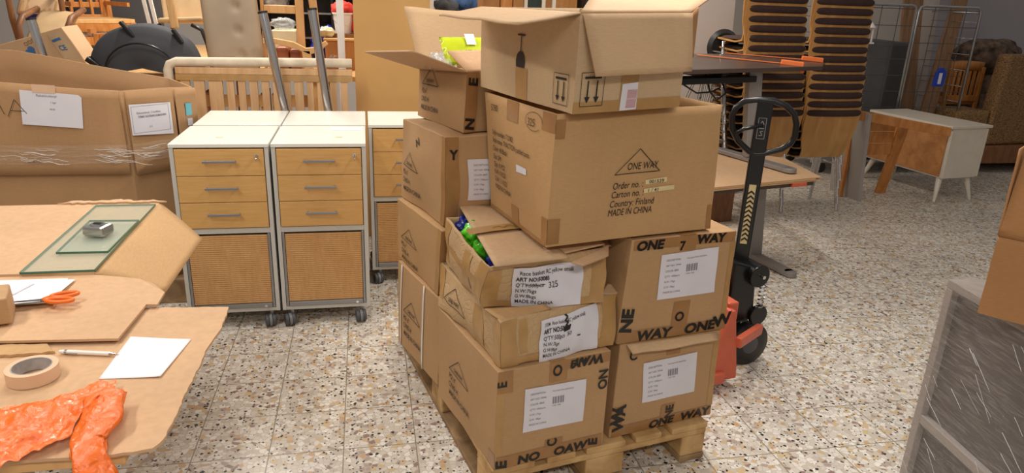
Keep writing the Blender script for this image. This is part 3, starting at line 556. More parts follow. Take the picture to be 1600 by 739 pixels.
pedestal('rear drawer pedestal partly hidden behind the stacked cartons', .012, 3.655)
tag(MB().prism([(-.16, 3.50, .8712), (-.03, 3.50, .8712), (-.01, 3.575, .8712), (-.17, 3.58, .8712)], .0006).build('paper_sheet', 'paper_bright', None), 'white paper lying on top of the front right drawer pedestal', 'paper')
tag(MB().prism([(-.66, 3.32, .8712), (-.63, 3.32, .8712), (-.63, 3.34, .8712), (-.66, 3.34, .8712)], .0006).build('sticky_note', 'yellow', None), 'small yellow sticker on the front left pedestal top', 'sticker')
tag(MB().prism([(-.14, 3.32, .8712), (-.11, 3.32, .8712), (-.11, 3.34, .8712), (-.14, 3.34, .8712)], .0006).build('sticky_note', 'yellow', None), 'small yellow sticker on the front right pedestal top', 'sticker')

# ------------------------------------------------------------------ large cardboard container
def container():
    t = thing('cardboard_container', 'huge open cardboard container with taped paper sheets and a band of clear wrap', 'cardboard container', (-1.7, 3.8, 0))
    loop = [(-1.051, 3.447), (-.885, 3.60), (-.862, 3.885), (-1.00, 4.03), (-1.75, 4.12), (-2.35, 4.1), (-2.45, 3.9), (-2.45, 3.55), (-2.3, 3.44)]
    top = [1.056, 1.056, 1.022, 1.045, 1.165, 1.18, 1.15, 1.12, 1.125]
    n = len(loop); m = MB()
    K = 10
    for i in range(n):
        a, b = loop[i], loop[(i+1) % n]; ta, tb = top[i], top[(i+1) % n]
        def fn(u, v, a=a, b=b, ta=ta, tb=tb):
            z = .12+(ta+(tb-ta)*u-.12)*v; p = Vector((a[0]+(b[0]-a[0])*u, a[1]+(b[1]-a[1])*u, z)); return p+noise.noise_vector(p*2.2)*.008*v
        m.grid(fn, 14, K)
    m.build('body', 'card_big', t, smooth='angle', merge=True, solid=.008)
    # outer sleeve reaching down to .68 on the front and chamfer panel
    for (a, b, ta, tb, zb) in ((loop[8], (-1.062, 3.44), 1.127, 1.058, .682), ((-1.046, 3.452), (-.887, 3.598), 1.053, 1.053, .672), ((-.882, 3.602), (-.860, 3.884), 1.05, 1.018, .67)):
        d = Vector((b[0]-a[0], b[1]-a[1], 0)).normalized(); nn = Vector((d.y, -d.x, 0))
        def fn(u, v, a=a, b=b, ta=ta, tb=tb, zb=zb, nn=nn):
            p = Vector((a[0]+(b[0]-a[0])*u, a[1]+(b[1]-a[1])*u, zb+(ta+(tb-ta)*u-zb)*v)); return p+noise.noise_vector(p*2.2)*.008*v+nn*(.011+.004*noise.noise(p*5))
        MB().grid(fn, 20, 10).build('outer_sleeve', 'card_big', t, smooth=True, solid=.006)
    # clear wrap band
    def band(a, b, nm='stretch_wrap'):
        d = Vector((b[0]-a[0], b[1]-a[1], 0)).normalized(); nn = Vector((d.y, -d.x, 0))
        def fn(u, v):
            p = Vector((a[0]+(b[0]-a[0])*u, a[1]+(b[1]-a[1])*u, .735+.085*v)); return p+nn*(.024+.003*noise.noise(Vector((p.x*14, p.z*60, 3))))
        MB().grid(fn, 80, 12).build(nm, 'wrap_band', t, smooth=True)
    band((-2.3, 3.44), (-1.05, 3.44)); band((-1.05, 3.445), (-.884, 3.60))
    m = MB(); rr = random.Random(2)
    for k in range(34):
        x = rr.choice([rr.uniform(-1.62, -1.38), rr.uniform(-1.2, -1.06)]); z = .775+rr.uniform(-.035, .035); L_ = rr.uniform(.03, .12)
        m.tube([(x+L_*i/5, 3.4115-.0015*rr.random(), z+.004*math.sin(i*1.3+k)-.012*i/5) for i in range(6)], .0005+.0007*rr.random(), 5)
    for k in range(10):
        u0, z = rr.uniform(.0, .1), .775+rr.uniform(-.03, .03); m.tube([Vector((-1.046, 3.452, z+.003*math.sin(i+k)))+Vector((.737, .676, 0))*(u0+.02*i)+Vector((.676, -.737, 0))*.027 for i in range(5)], .0009, 5)
    m.build('crease_highlight', 'glint', t, smooth=True)  # whitish tubes paint the bright highlights along the wrap's creases
    MB().box(-2.3, -.9, 3.5, 4.0, 0, .13).build('base', 'pallet_old', t, bevel=.005)
    f = MB().prism([(-1.451, 3.4195, 1.060), (-1.225, 3.4195, 1.040), (-1.213, 3.4195, 1.028), (-1.225, 3.4195, .893), (-1.462, 3.4195, .912)], (0, .0008, 0)).build('paper_sheet', 'paper', t)
    d = Draw().text('Rakennuslevyt', -1.39, 1.033, .014, 1, -.06).text('1 kpl', -1.34, 1.003, .012, 1, -.06).text('kirja', -1.345, .975, .012, 1, -.06)
    MB().add([(x, 3.4183, y) for x, y in d.v], d.f).build('sheet_writing', 'ink_grey', f)
    MB().prism([(-1.40, 3.418, 1.085), (-1.31, 3.418, 1.08), (-1.312, 3.418, 1.045), (-1.402, 3.418, 1.05)], (0, .0008, 0)).build('masking_tape', 'masking', f)
    dl = Vector((.159, .146, 0)).normalized(); nn = Vector((dl.y, -dl.x, 0)); P = lambda u, z, o=.018: Vector((-1.046, 3.452, z))+dl*u+nn*o
    L = .195
    f = MB().add([P(0, .858), P(L*.99, .843), P(L*.985, .99), P(.0, .996)], [(0, 1, 2, 3)]).build('paper_sheet', 'paper', t)
    d = Draw().text('Rakennelevyt, 3 lavallista', .03, .95, .014, .8).text('TÄMÄ SUORAKULMAINEN', .035, .933, .013, .85, 0, .02).text('1/1', .08, .885, .013).rect(.008, .866, .18, .985, .0012)
    MB().add([P(x, y, .0192) for x, y in d.v], d.f).build('sheet_writing', 'ink_grey', f)
    d2 = Vector((.022, .282, 0)).normalized(); n2 = Vector((d2.y, -d2.x, 0)); Q = lambda u, z, o=.016: Vector((-.882, 3.602, z))+d2*u+n2*o
    MB().add([Q(.10, .905), Q(.19, .895), Q(.19, .955), Q(.10, .965)], [(0, 1, 2, 3)]).build('cyan_sticker', 'cyan', t)
    MB().add([Q(.11, .855), Q(.19, .845), Q(.19, .88), Q(.11, .89)], [(0, 1, 2, 3)]).build('white_sticker', 'paper', t)
    d = Draw().pline([(-1.513, .945), (-1.478, 1.018), (-1.438, .958)], .003).line((-1.50, .972), (-1.448, .968), .003).pline([(-1.55, 1.03), (-1.525, .955)], .003).text('KARTIO', -1.47, .74, .016, 1)
    MB().add([(x, 3.4195, y) for x, y in d.v], d.f).build('red_writing', 'ink_brown', t)
    return t
container()

# ------------------------------------------------------------------ tables with flattened cardboard
def table(name, label, x0, x1, y0, y1, z=.745, mat='palewood'):
    t = thing(name, label, 'table', ((x0+x1)/2, (y0+y1)/2, 0))
    MB().box(x0, x1, y0, y1, z-.028, z).build('tabletop', mat, t, bevel=.002)
    for x in (x0+.06, x1-.42):
        for y in (y0+.12, y1-.06): MB().box(x-.022, x+.022, y-.022, y+.022, 0, z-.0285).build('leg', 'grey_paint', t, bevel=.003)
    m = MB(); 
    for yy in (y0+.11, y1-.07): MB().box(x0+.083, x1-.443, yy, yy+.02, z-.09, z-.0285).build('apron', 'grey_paint', t)
table('work_table', 'pale wooden table in the near left corner under cardboard sheets', -1.65, -.430, 1.150, 1.70)
table('work_table', 'table behind the near left one, under the glass panes', -1.75, -.745, 1.93, 2.66)
def sheet(label, poly, th=.005, mat='card_pink', jag=0, name='cardboard_sheet', amp=.0, cat='cardboard sheet', seed=0):
    rnd = random.Random(seed); P = []
    n = len(poly)
    for i in range(n):
        a, b = Vector(poly[i]), Vector(poly[(i+1) % n]); L = (b-a).length; k = max(1, int(L/.012)) if jag else 1
        for j in range(k):
            p = a+(b-a)*(j/k)
            if jag and j: nn = Vector((b.y-a.y, a.x-b.x, 0)).normalized(); p += nn*rnd.uniform(-jag, jag)
            P.append(p)
    return tag(MB().prism(P, th).build(name, mat, None), label, cat)
sheet('large flattened cardboard with a ragged right edge, bottom sheet on the near left table', [(-1.45, 1.86, .752), (-.59, 1.751, .752), (-.352, 1.727, .752), (-.348, 1.612, .752), (-.361, 1.507, .752), (-.361, 1.414, .752), (-.366, 1.315, .752), (-.364, 1.242, .752), (-.369, 1.163, .752), (-.380, 1.14, .752), (-.410, 1.133, .752), (-.454, 1.131, .752), (-.57, 1.136, .752), (-1.3, 1.13, .752)], .006, 'card_pink', .0016, seed=3)
sheet('middle cardboard sheet between the near left table and the glass panes, corner pointing right', [(-1.25, 1.97, .772), (-.96, 1.965, .772), (-.75, 1.943, .772), (-.66, 1.915, .772), (-.60, 1.893, .772), (-.559, 1.858, .772), (-.519, 1.808, .766), (-.519, 1.736, .764), (-.545, 1.739, .764), (-.554, 1.552, .766), (-.795, 1.571, .766), (-1.2, 1.60, .766)], .006, 'card_pink', seed=4)
sheet('narrow torn cardboard strip showing under the middle sheet beside the tape roll', [(-1.2, 1.60, .759), (-.70, 1.56, .759), (-.67, 1.52, .759), (-1.2, 1.50, .759)], .006, 'card_tan', .003, seed=6)
t = thing('cardboard_sheet', 'rear cardboard sheet with a folded flap hanging to the right, under the glass panes', 'cardboard sheet', (-1.2, 2.3, .775))
MB().prism([(-1.75, 2.60, .778), (-.85, 2.607, .778), (-.724, 2.604, .778), (-.723, 1.935, .778), (-.945, 1.945, .7785), (-1.75, 1.945, .7785)], .006).build('panel', 'card_pink', t)
def fnf(u, v): a, b, c, d = Vector((-.7225, 1.935, .778)), Vector((-.567, 1.977, .692)), Vector((-.558, 2.436, .695)), Vector((-.7235, 2.604, .778)); return a*(1-u)*(1-v)+b*u*(1-v)+c*u*v+d*(1-u)*v+Vector((0, 0, .004*math.sin(u*3.14)))
MB().grid(fnf, 10, 12).build('hanging_flap', 'card_tan', t, smooth=True, solid=.006)
# torn edge crumbs along the back
sheet('torn strip of cardboard along the back edge of the rear sheet', [(-1.05, 2.60, .7845), (-.70, 2.60, .7845), (-.75, 2.625, .7845), (-.80, 2.612, .7845), (-.86, 2.64, .7845), (-.93, 2.622, .7845), (-1.0, 2.63, .7845)], .005, 'card_light', .006, seed=9)

# glass panes, tape measure
def pane(label, P, th):
    t = thing('glass_pane', label, 'glass', P[0]); MB().prism(P, th).build('pane', 'glass', t)
    m = MB(); n = len(P)
    for i in range(n):
        a, b = Vector(P[i]), Vector(P[(i+1) % n]); c = Vector((0, 0, -th/2)); m.bar(a+c, b+c, .0022, th*.98)
    m.build('polished_edge', 'glass_edge', t)
pane('large lower glass pane lying on the rear cardboard sheet', [(-.917, 2.563, .7855), (-.728, 2.564, .7855), (-.722, 1.938, .7855), (-.901, 1.938, .7855)], .006)
pane('small upper glass pane under the silver tape measure', [(-.861, 2.069, .792), (-.728, 2.066, .792), (-.726, 2.36, .792), (-.872, 2.367, .792)], .006)
t = thing('tape_measure', 'silver tape measure on the small glass pane', 'tape measure', (-.797, 2.215, .7925), math.radians(-18))
o = Vector(t.location)
m = MB().box(o.x-.034, o.x+.034, o.y-.029, o.y+.029, o.z, o.z+.032); m.build('case', 'silver', t, bevel=.009)
MB().cyl((o.x, o.y, o.z+.0325), .02, .002, 28).build('dial', 'steel', t); MB().box(o.x-.012, o.x+.012, o.y-.004, o.y+.010, o.z+.0346, o.z+.037).build('brake_button', 'dark', t, bevel=.002)
MB().box(o.x-.042, o.x-.0345, o.y-.01, o.y+.01, o.z+.001, o.z+.006).box(o.x-.044, o.x-.0421, o.y-.01, o.y+.01, o.z, o.z+.013).build('end_hook', 'steel', t)

# papers, scissors, pencil, tape roll
def paper(label, P, mat='paper', curl=0):
    a, b, c, d = (Vector(p) for p in P)
    def fn(u, v): return a*(1-u)*(1-v)+b*u*(1-v)+c*u*v+d*(1-u)*v+Vector((0, 0, curl*(u*u*(1-v)+(1-u)**2*v)))
    o = tag(MB().grid(fn, 12, 12).build('paper_sheet', mat, None, smooth=True, solid=.0005), label, 'paper'); return o
paper('blank white paper lying beside the pencil on the near left table', [(-.546, 1.396, .7535), (-.427, 1.385, .7535), (-.403, 1.553, .754), (-.536, 1.576, .7545)], 'paper_bright', .003)
paper('top white paper of the pile under the scissors', [(-1.02, 1.745, .7775), (-.765, 1.742, .7775), (-.755, 1.895, .7765), (-1.02, 1.905, .7765)], 'paper_bright', .001)
paper('lower white paper of the pile, its corner sticking out past the top paper', [(-1.03, 1.735, .7745), (-.748, 1.752, .7745), (-.778, 1.91, .7745), (-1.03, 1.915, .7745)], 'paper_bright')
o = paper('small grey printed sheet on the paper pile at the left edge', [(-1.05, 1.80, .7792), (-.86, 1.80, .7792), (-.84, 1.87, .7792), (-1.05, 1.875, .7792)], 'paper')
t = thing('scissors', 'scissors with orange handles lying open on the white paper pile', 'scissors', (-.77, 1.745, .779))
MB().prism([(-.872, 1.728, .782), (-.775, 1.745, .783), (-.768, 1.738, .783), (-.78, 1.733, .783)], .002).build('blade', 'steel', t)
MB().prism([(-.872, 1.738, .7855), (-.775, 1.752, .786), (-.768, 1.745, .786), (-.78, 1.742, .786)], .002).build('blade', 'steel', t)
MB().cyl((-.775, 1.744, .7805), .004, .008, 12).build('pivot_screw', 'steel', t)
for cx, cy, a, rx, ry in ((-.733, 1.766, .25, .028, .013), (-.733, 1.733, -.1, .030, .012)):
    pts = [(cx+rx*math.cos(k/20*2*math.pi)*math.cos(a)-ry*math.sin(k/20*2*math.pi)*math.sin(a), cy+rx*math.cos(k/20*2*math.pi)*math.sin(a)+ry*math.sin(k/20*2*math.pi)*math.cos(a), .788) for k in range(20)]
    MB().tube(pts, .005, 8, True).tube([(-.772, 1.745, .787), (cx-rx*.9, cy-.003, .788)], .0045, 8).build('handle', 'scis', t, smooth=True)
t = thing('mechanical_pencil', 'white mechanical pencil beside the blank paper', 'pencil', (-.6, 1.5, .753))
m = MB(); a, b = Vector((-.655, 1.518, .758)), Vector((-.555, 1.495, .758)); dr = (b-a).normalized()
MB().tube([a, a+dr*.02, b], [.0045, .0048, .0048], 14).build('barrel', 'white', t, smooth='angle'); MB().tube([b, b+dr*.014, b+dr*.02], [.0046, .0015, .0008], 12).build('metal_tip', 'chrome', t); MB().tube([a-dr*.006, a], [.0035, .0038], 12).build('eraser_cap', 'white', t); MB().bar(a+dr*.006+Vector((0, -.006, 0)), a+dr*.034+Vector((0, -.006, 0)), .0016, .0016).tube([a+dr*.006, a+dr*.011], .0051, 12).build('clip', 'steel', t)
t = thing('tape_roll', 'roll of cream masking tape on the near left table', 'tape roll', (-.672, 1.418, .7535))
c0 = Vector(t.location)
MB().lathe(c0, [(.036, 0), (.0465, 0), (.0465, .027), (.036, .027), (.036, 0)], 48).build('tape_layers', 'masking', t, smooth='angle')
MB().lathe(c0, [(.034, .0005), (.0358, .0005), (.0358, .0275), (.034, .0275), (.034, .0005)], 48).build('cardboard_core', 'masking_core', t, smooth='angle')
# orange bag
def bagsheet():
    rows = [[(-.80, 1.10), (-.72, 1.22), (-.65, 1.29)], [(-.70, 1.06), (-.62, 1.18), (-.58, 1.31)], [(-.62, 1.07), (-.56, 1.20), (-.535, 1.35)], [(-.56, 1.13), (-.52, 1.22), (-.500, 1.36)], [(-.52, 1.17), (-.505, 1.23), (-.487, 1.30)]]
    m = MB(); R_ = len(rows)-1
    def ev(u, v):
        x = u*R_; i = min(int(x), R_-1); f = x-i; y = v*2; j = min(int(y), 1); g = y-j
        p = [Vector((*rows[i+a][j+b], 0)) for a in (0, 1) for b in (0, 1)]; q = p[0]*(1-f)*(1-g)+p[1]*(1-f)*g+p[2]*f*(1-g)+p[3]*f*g
        h = .012+.022*math.sin(v*math.pi)*(.6+.4*math.sin(u*7))+.016*abs(noise.noise(Vector((q.x*22+q.y*14, q.y*10, 1))))+.008*noise.noise(q*60)
        return Vector((q.x, q.y, .753+max(.002, h)))
    m.grid(ev, 60, 34); t = thing('plastic_bag', 'crumpled orange plastic bag spilling over the near left table edge', 'plastic bag', (-.6, 1.2, .753)); m.build('bag_body', 'orange_bag', t, smooth=True)
    cl = [(-.492, 1.28, .775), (-.478, 1.20, .772), (-.484, 1.15, .765), (-.472, 1.118, .755), (-.455, 1.09, .72), (-.44, 1.065, .66)]
    wd_ = [.035, .034, .028, .026, .032, .036]
    def ev2(u, v):
        x = u*(len(cl)-1); i = min(int(x), len(cl)-2); f = x-i; a, b = Vector(cl[i]), Vector(cl[i+1]); p = a*(1-f)+b*f; w = wd_[i]*(1-f)+wd_[i+1]*f
        an = v*2*math.pi; d = (b-a).normalized(); sx = d.cross(Vector((0, 0, 1))).normalized(); up = sx.cross(d)
        k = 1+.25*noise.noise(Vector((u*6, math.cos(an)*2, math.sin(an)*2)))
        return p+sx*math.cos(an)*w*k+up*(math.sin(an)*w*.35*k+w*.2)
    MB().grid(ev2, 50, 26).build('bag_tail', 'orange_bag', t, smooth=True)
bagsheet()
Cs = Carton('carton', 'small carton at the left edge of the picture on the paper pile table', [(-.98, 1.60, .7725), (-.80, 1.645, .7725), (-.83, 1.735, .7725), (-1.0, 1.72, .7725), (-.98, 1.60, .83), (-.803, 1.645, .835), (-.833, 1.735, .835), (-1.0, 1.72, .83)], 'card', amp=.001, seed=14)

# ------------------------------------------------------------------ pallet jack
def jack():
    o = Vector((1.5, 2.585, 0)); ang = math.radians(10.3)
    t = thing('pallet_jack', 'pallet jack with black loop handle and orange chassis right of the stack', 'pallet jack', o)
    ux, uy = Vector((math.cos(ang), math.sin(ang), 0)), Vector((-math.sin(ang), math.cos(ang), 0))
    L = lambda a, b, z: o+ux*a+uy*b+Vector((0, 0, z))
    for s in (-1, 1):
        m = MB(); y = s*.175
        m.hexa([L(-1.0, y-.06, .055), L(-.14, y-.075, .045), L(-.14, y+.075, .045), L(-1.0, y+.06, .055), L(-1.0, y-.06, .085), L(-.14, y-.075, .092), L(-.14, y+.075, .092), L(-1.0, y+.06, .085)])
        m.build('fork', 'orange', t, bevel=.006)
        m = MB(); m.add([L(-.22, y-.055, .045), L(-.065, y-.055, .045), L(-.07, y-.055, .10), L(-.115, y-.055, .36), L(-.14, y-.055, .36), L(-.22, y-.055, .1),
                         L(-.22, y+.03, .045), L(-.065, y+.03, .045), L(-.07, y+.03, .10), L(-.115, y+.03, .36), L(-.14, y+.03, .36), L(-.22, y+.03, .1)], [(5, 4, 3, 2, 1, 0), (6, 7, 8, 9, 10, 11), (0, 1, 7, 6), (1, 2, 8, 7), (2, 3, 9, 8), (3, 4, 10, 9), (4, 5, 11, 10), (5, 0, 6, 11)])
        m.build('chassis_gusset', 'orange', t, bevel=.006)
        MB().bar(L(-.09, y-.06, .215), L(.12, y*.7, .195), .03, .045).build('lift_arm', 'orange', t, bevel=.006)
        c = L(.115, s*.065, .1)
        w = MB().lathe(c-uy*.024, [(.02, 0), (.07, 0), (.085, .004), (.1, .008), (.1, .04), (.085, .044), (.07, .048), (.02, .048)], 40, uy).build('steering_wheel', 'dark', t, smooth='angle')
        MB().lathe(c-uy*.027, [(.001, 0), (.03, 0), (.045, .004), (.045, .05), (.03, .054), (.001, .054)], 24, uy).build('wheel_hub', 'caster', w, smooth='angle')
    MB().hexa([L(-.13, -.2, .30), L(-.08, -.2, .30), L(-.08, .2, .30), L(-.13, .2, .30), L(-.13, -.2, .38), L(-.08, -.2, .38), L(-.08, .2, .38), L(-.13, .2, .38)]).build('cross_head', 'orange', t, bevel=.006)
    MB().cyl(L(.06, 0, .17), .05, .22, 24).build('pump_cylinder', 'black', t, bevel=.004); MB().cyl(L(.06, 0, .32), .07, .02, 24).cyl(L(-.02, -.03, .17), .03, .26, 18).build('pump_flange', 'black', t, bevel=.003)
    MB().hexa([L(-.02, -.075, .20), L(.12, -.075, .22), L(.12, .05, .22), L(-.02, .05, .20), L(-.02, -.075, .50), L(.10, -.075, .46), L(.10, .05, .46), L(-.02, .05, .50)]).build('pump_housing', 'black', t, bevel=.012)
    MB().cyl(L(.135, -.09, .24), .045, .02, 28, tuple(uy)).build('pivot_disc', 'black', t, bevel=.003); MB().cyl(L(.10, -.10, .43), .05, .1, 28, tuple(uy)).build('pivot_disc', 'black', t, bevel=.003)
    MB().tube([L(.135+.013*math.cos(k*.9), -.085+.013*math.sin(k*.9), .27+k*.0026) for k in range(52)], .0028, 6).build('spring', 'steel', t)
    MB().cyl(L(.108, -.115, .43), .008, .012, 12, tuple(uy)).build('bolt', 'chrome', t)
    top = Vector((1.578, 2.605, 1.155)); bot = Vector((1.572, 2.605, .42)); dd = Vector((.91, -.41, 0)); back = Vector((.41, .91, 0))
    sh = MB().bar(bot, top, .062, .032, tuple(back)).build('tiller', 'black', t, bevel=.005)
    loopp = [(-.035, .945), (-.085, .985), (-.115, 1.035), (-.122, 1.085), (-.112, 1.12), (-.08, 1.148), (-.03, 1.158), (.03, 1.157), (.08, 1.14), (.115, 1.11), (.13, 1.07), (.132, 1.02), (.12, .99), (.09, .965), (.02, .94), (-.01, .936)]
    MB().tube([Vector((1.575, 2.6, 0))+dd*x+Vector((0, 0, z)) for x, z in loopp], .0125, 12, True).build('loop_handle', 'black', t, smooth=True)
    MB().tube([Vector((1.575, 2.6, 1.06))+dd*.0-back*.02, Vector((1.575, 2.6, 1.04))-dd*.07-back*.025, Vector((1.575, 2.6, 1.02))-dd*.10-back*.03], .008, 8).build('release_lever', 'black', t, smooth=True)
    f = -back*.0168; m = MB()
    m2 = MB().add([Vector((1.575, 2.605, z))+f+dd*x for x, z in ((-.018, 1.0), (.018, 1.0), (.018, 1.09), (-.018, 1.09))], [(0, 1, 2, 3)]); s1 = m2.build('control_plate', 'dark', sh)
    dr = Draw().rect(-.015, .003, .015, .087, .0018).pline([(-.008, .06), (0, .075), (.008, .06)], .003).line((-.01, .045), (.01, .045), .003).pline([(-.008, .015), (.006, .018), (-.004, .032), (.008, .034)], .0025)
    MB().add([Vector((1.575, 2.605, 1.0+y))+f*1.06+dd*x for x, y in dr.v], dr.f).build('control_symbols', 'steel', s1)
    s2 = MB().add([Vector((1.573, 2.605, z))+f+dd*x for x, z in ((-.016, .55), (.012, .55), (.016, .81), (-.012, .81))], [(0, 1, 2, 3)]).build('chevron_sticker', 'yellow', sh)
    m = MB()
    for k in range(11):
        z = .56+k*.0205; m.add([Vector((1.573, 2.605, zz))+f*1.06+dd*x for x, zz in ((-.014, z), (0, z+.012), (.014, z), (.014, z+.009), (0, z+.021), (-.014, z+.009))], [(0, 1, 4, 5), (1, 2, 3, 4)])
    m.build('chevron_print', 'black_gloss', s2)
jack()

# ------------------------------------------------------------------ desks
def desk_lower():
    t = thing('height_adjustable_desk', 'lowered grey legged desk carrying cardboard and a second desk', 'desk', (2.0, 3.7, 0))
    P = [(1.15, 3.22, .578), (2.50, 3.50, .578), (2.40, 4.12, .578), (1.05, 3.84, .578)]
    MB().prism(P, .025).build('desktop', 'desk_top', t, bevel=.002)
    for x, y in ((2.38, 3.80), (1.22, 3.55)):
        c = MB().bar((x, y, .03), (x-.05, y-.01, .553), .08, .05).build('leg_column', 'grey_paint', t, bevel=.004)
        MB().bar((x+.055, y-.32, .02), (x-.06, y+.33, .02), .075, .03).cyl((x+.055, y-.32, .004), .0375, .031, 20).cyl((x-.06, y+.33, .004), .0375, .031, 20).build('foot', 'grey_paint', t, bevel=.004)
    MB().bar((1.24, 3.56, .53), (2.32, 3.79, .53), .05, .035).build('crossbeam', 'desk_frame', t)
desk_lower()
sheet('lower cardboard sheet on the lowered desk', [(1.30, 3.20, .5855), (2.535, 3.495, .5855), (2.60, 3.98, .5855), (2.30, 4.20, .5855), (1.20, 3.98, .5855)], .006, 'card_pink', seed=21)
sheet('middle cardboard sheet on the lowered desk', [(1.28, 3.20, .5925), (2.50, 3.485, .5925), (2.59, 3.97, .5925), (2.28, 4.22, .5925), (1.20, 3.98, .5925)], .006, 'card_tan', seed=22)
sheet('top cardboard sheet under the foot of the upper desk', [(1.25, 3.19, .5995), (2.545, 3.505, .5995), (2.61, 4.0, .5995), (2.31, 4.24, .5995), (1.20, 3.98, .5995)], .006, 'card_pink', seed=23)
tag(MB().box(2.36, 2.43, 3.46, 3.48, .57, .578).build('orange_strap_end', 'orange_strap', None) if False else MB().prism([(2.33, 3.44, .5785), (2.43, 3.462, .5785), (2.43, 3.49, .5785), (2.33, 3.47, .5785)], .02).build('clamp', 'orange', None), 'small orange clamp under the front edge of the lowered desk', 'clamp')
def desk_upper():
    t = thing('height_adjustable_desk', 'upper desk with dark top and orange straps standing on the cardboard sheets', 'desk', (2.3, 3.9, .6))
    MB().prism([(1.25, 3.45, 1.175), (2.765, 3.987, 1.175), (2.90, 4.16, 1.178), (2.86, 4.26, 1.185), (2.572, 4.543, 1.2), (2.043, 4.36, 1.205), (1.05, 4.02, 1.205)], .025).build('desktop', 'desk_top', t, bevel=.003)
    MB().bar((2.315, 3.90, .635), (2.275, 3.93, 1.148), .085, .055).build('leg_column', 'grey_paint', t, bevel=.004)
    MB().bar((2.25, 4.14, .618), (2.40, 3.60, .618), .075, .026).cyl((2.40, 3.60, .605), .0375, .026, 20).cyl((2.25, 4.14, .605), .0375, .026, 20).build('foot', 'grey_paint', t, bevel=.004)
    MB().bar((1.30, 3.58, .635), (1.28, 3.6, 1.15), .085, .055).build('leg_column', 'grey_paint', t, bevel=.004)
    MB().bar((1.22, 3.80, .618), (1.32, 3.38, .618), .075, .026).build('foot', 'grey_paint', t, bevel=.004)
    MB().bar((1.3, 3.62, 1.10), (2.26, 3.95, 1.10), .12, .035).bar((1.3, 3.8, 1.135), (2.4, 4.18, 1.135), .05, .03).bar((2.03, 3.82, 1.13), (1.93, 4.1, 1.13), .04, .06).build('underframe', 'desk_frame', t, bevel=.003)
    m = MB().tube([(1.95, 3.9, 1.13), (1.97, 3.86, 1.03), (2.02, 3.86, .98), (2.08, 3.87, 1.02), (2.05, 3.9, 1.10)], .006, 8); m.tube([(1.75, 3.75, 1.08), (1.85, 3.78, 1.03), (1.96, 3.83, 1.03), (2.03, 3.86, 1.05)], .005, 8); m.build('cable', 'dark', t, smooth=True)
desk_upper()
def strap(label, a, b, c):
    a, b = Vector(a), Vector(b); t = thing('lashing_strap', label, 'strap', a); MB().bar(a, b, .022, .004).build('webbing', 'orange_strap', t)
    MB().bar(b-(b-a).normalized()*.12+Vector((0, 0, .008)), b+(b-a).normalized()*.01+Vector((0, 0, .004)), .04, .028).bar(b+Vector((0, 0, -.001)), b+Vector((.005, -.01, -.045)), .035, .012).build('hook', 'orange_strap', t, bevel=.004)
strap('orange strap along the front of the upper desk top', (2.05, 4.25, 1.208), (2.60, 3.955, 1.181), 0)
strap('orange strap with hook reaching over the right end of the upper desk top', (2.35, 4.45, 1.209), (2.895, 4.20, 1.19), 0)

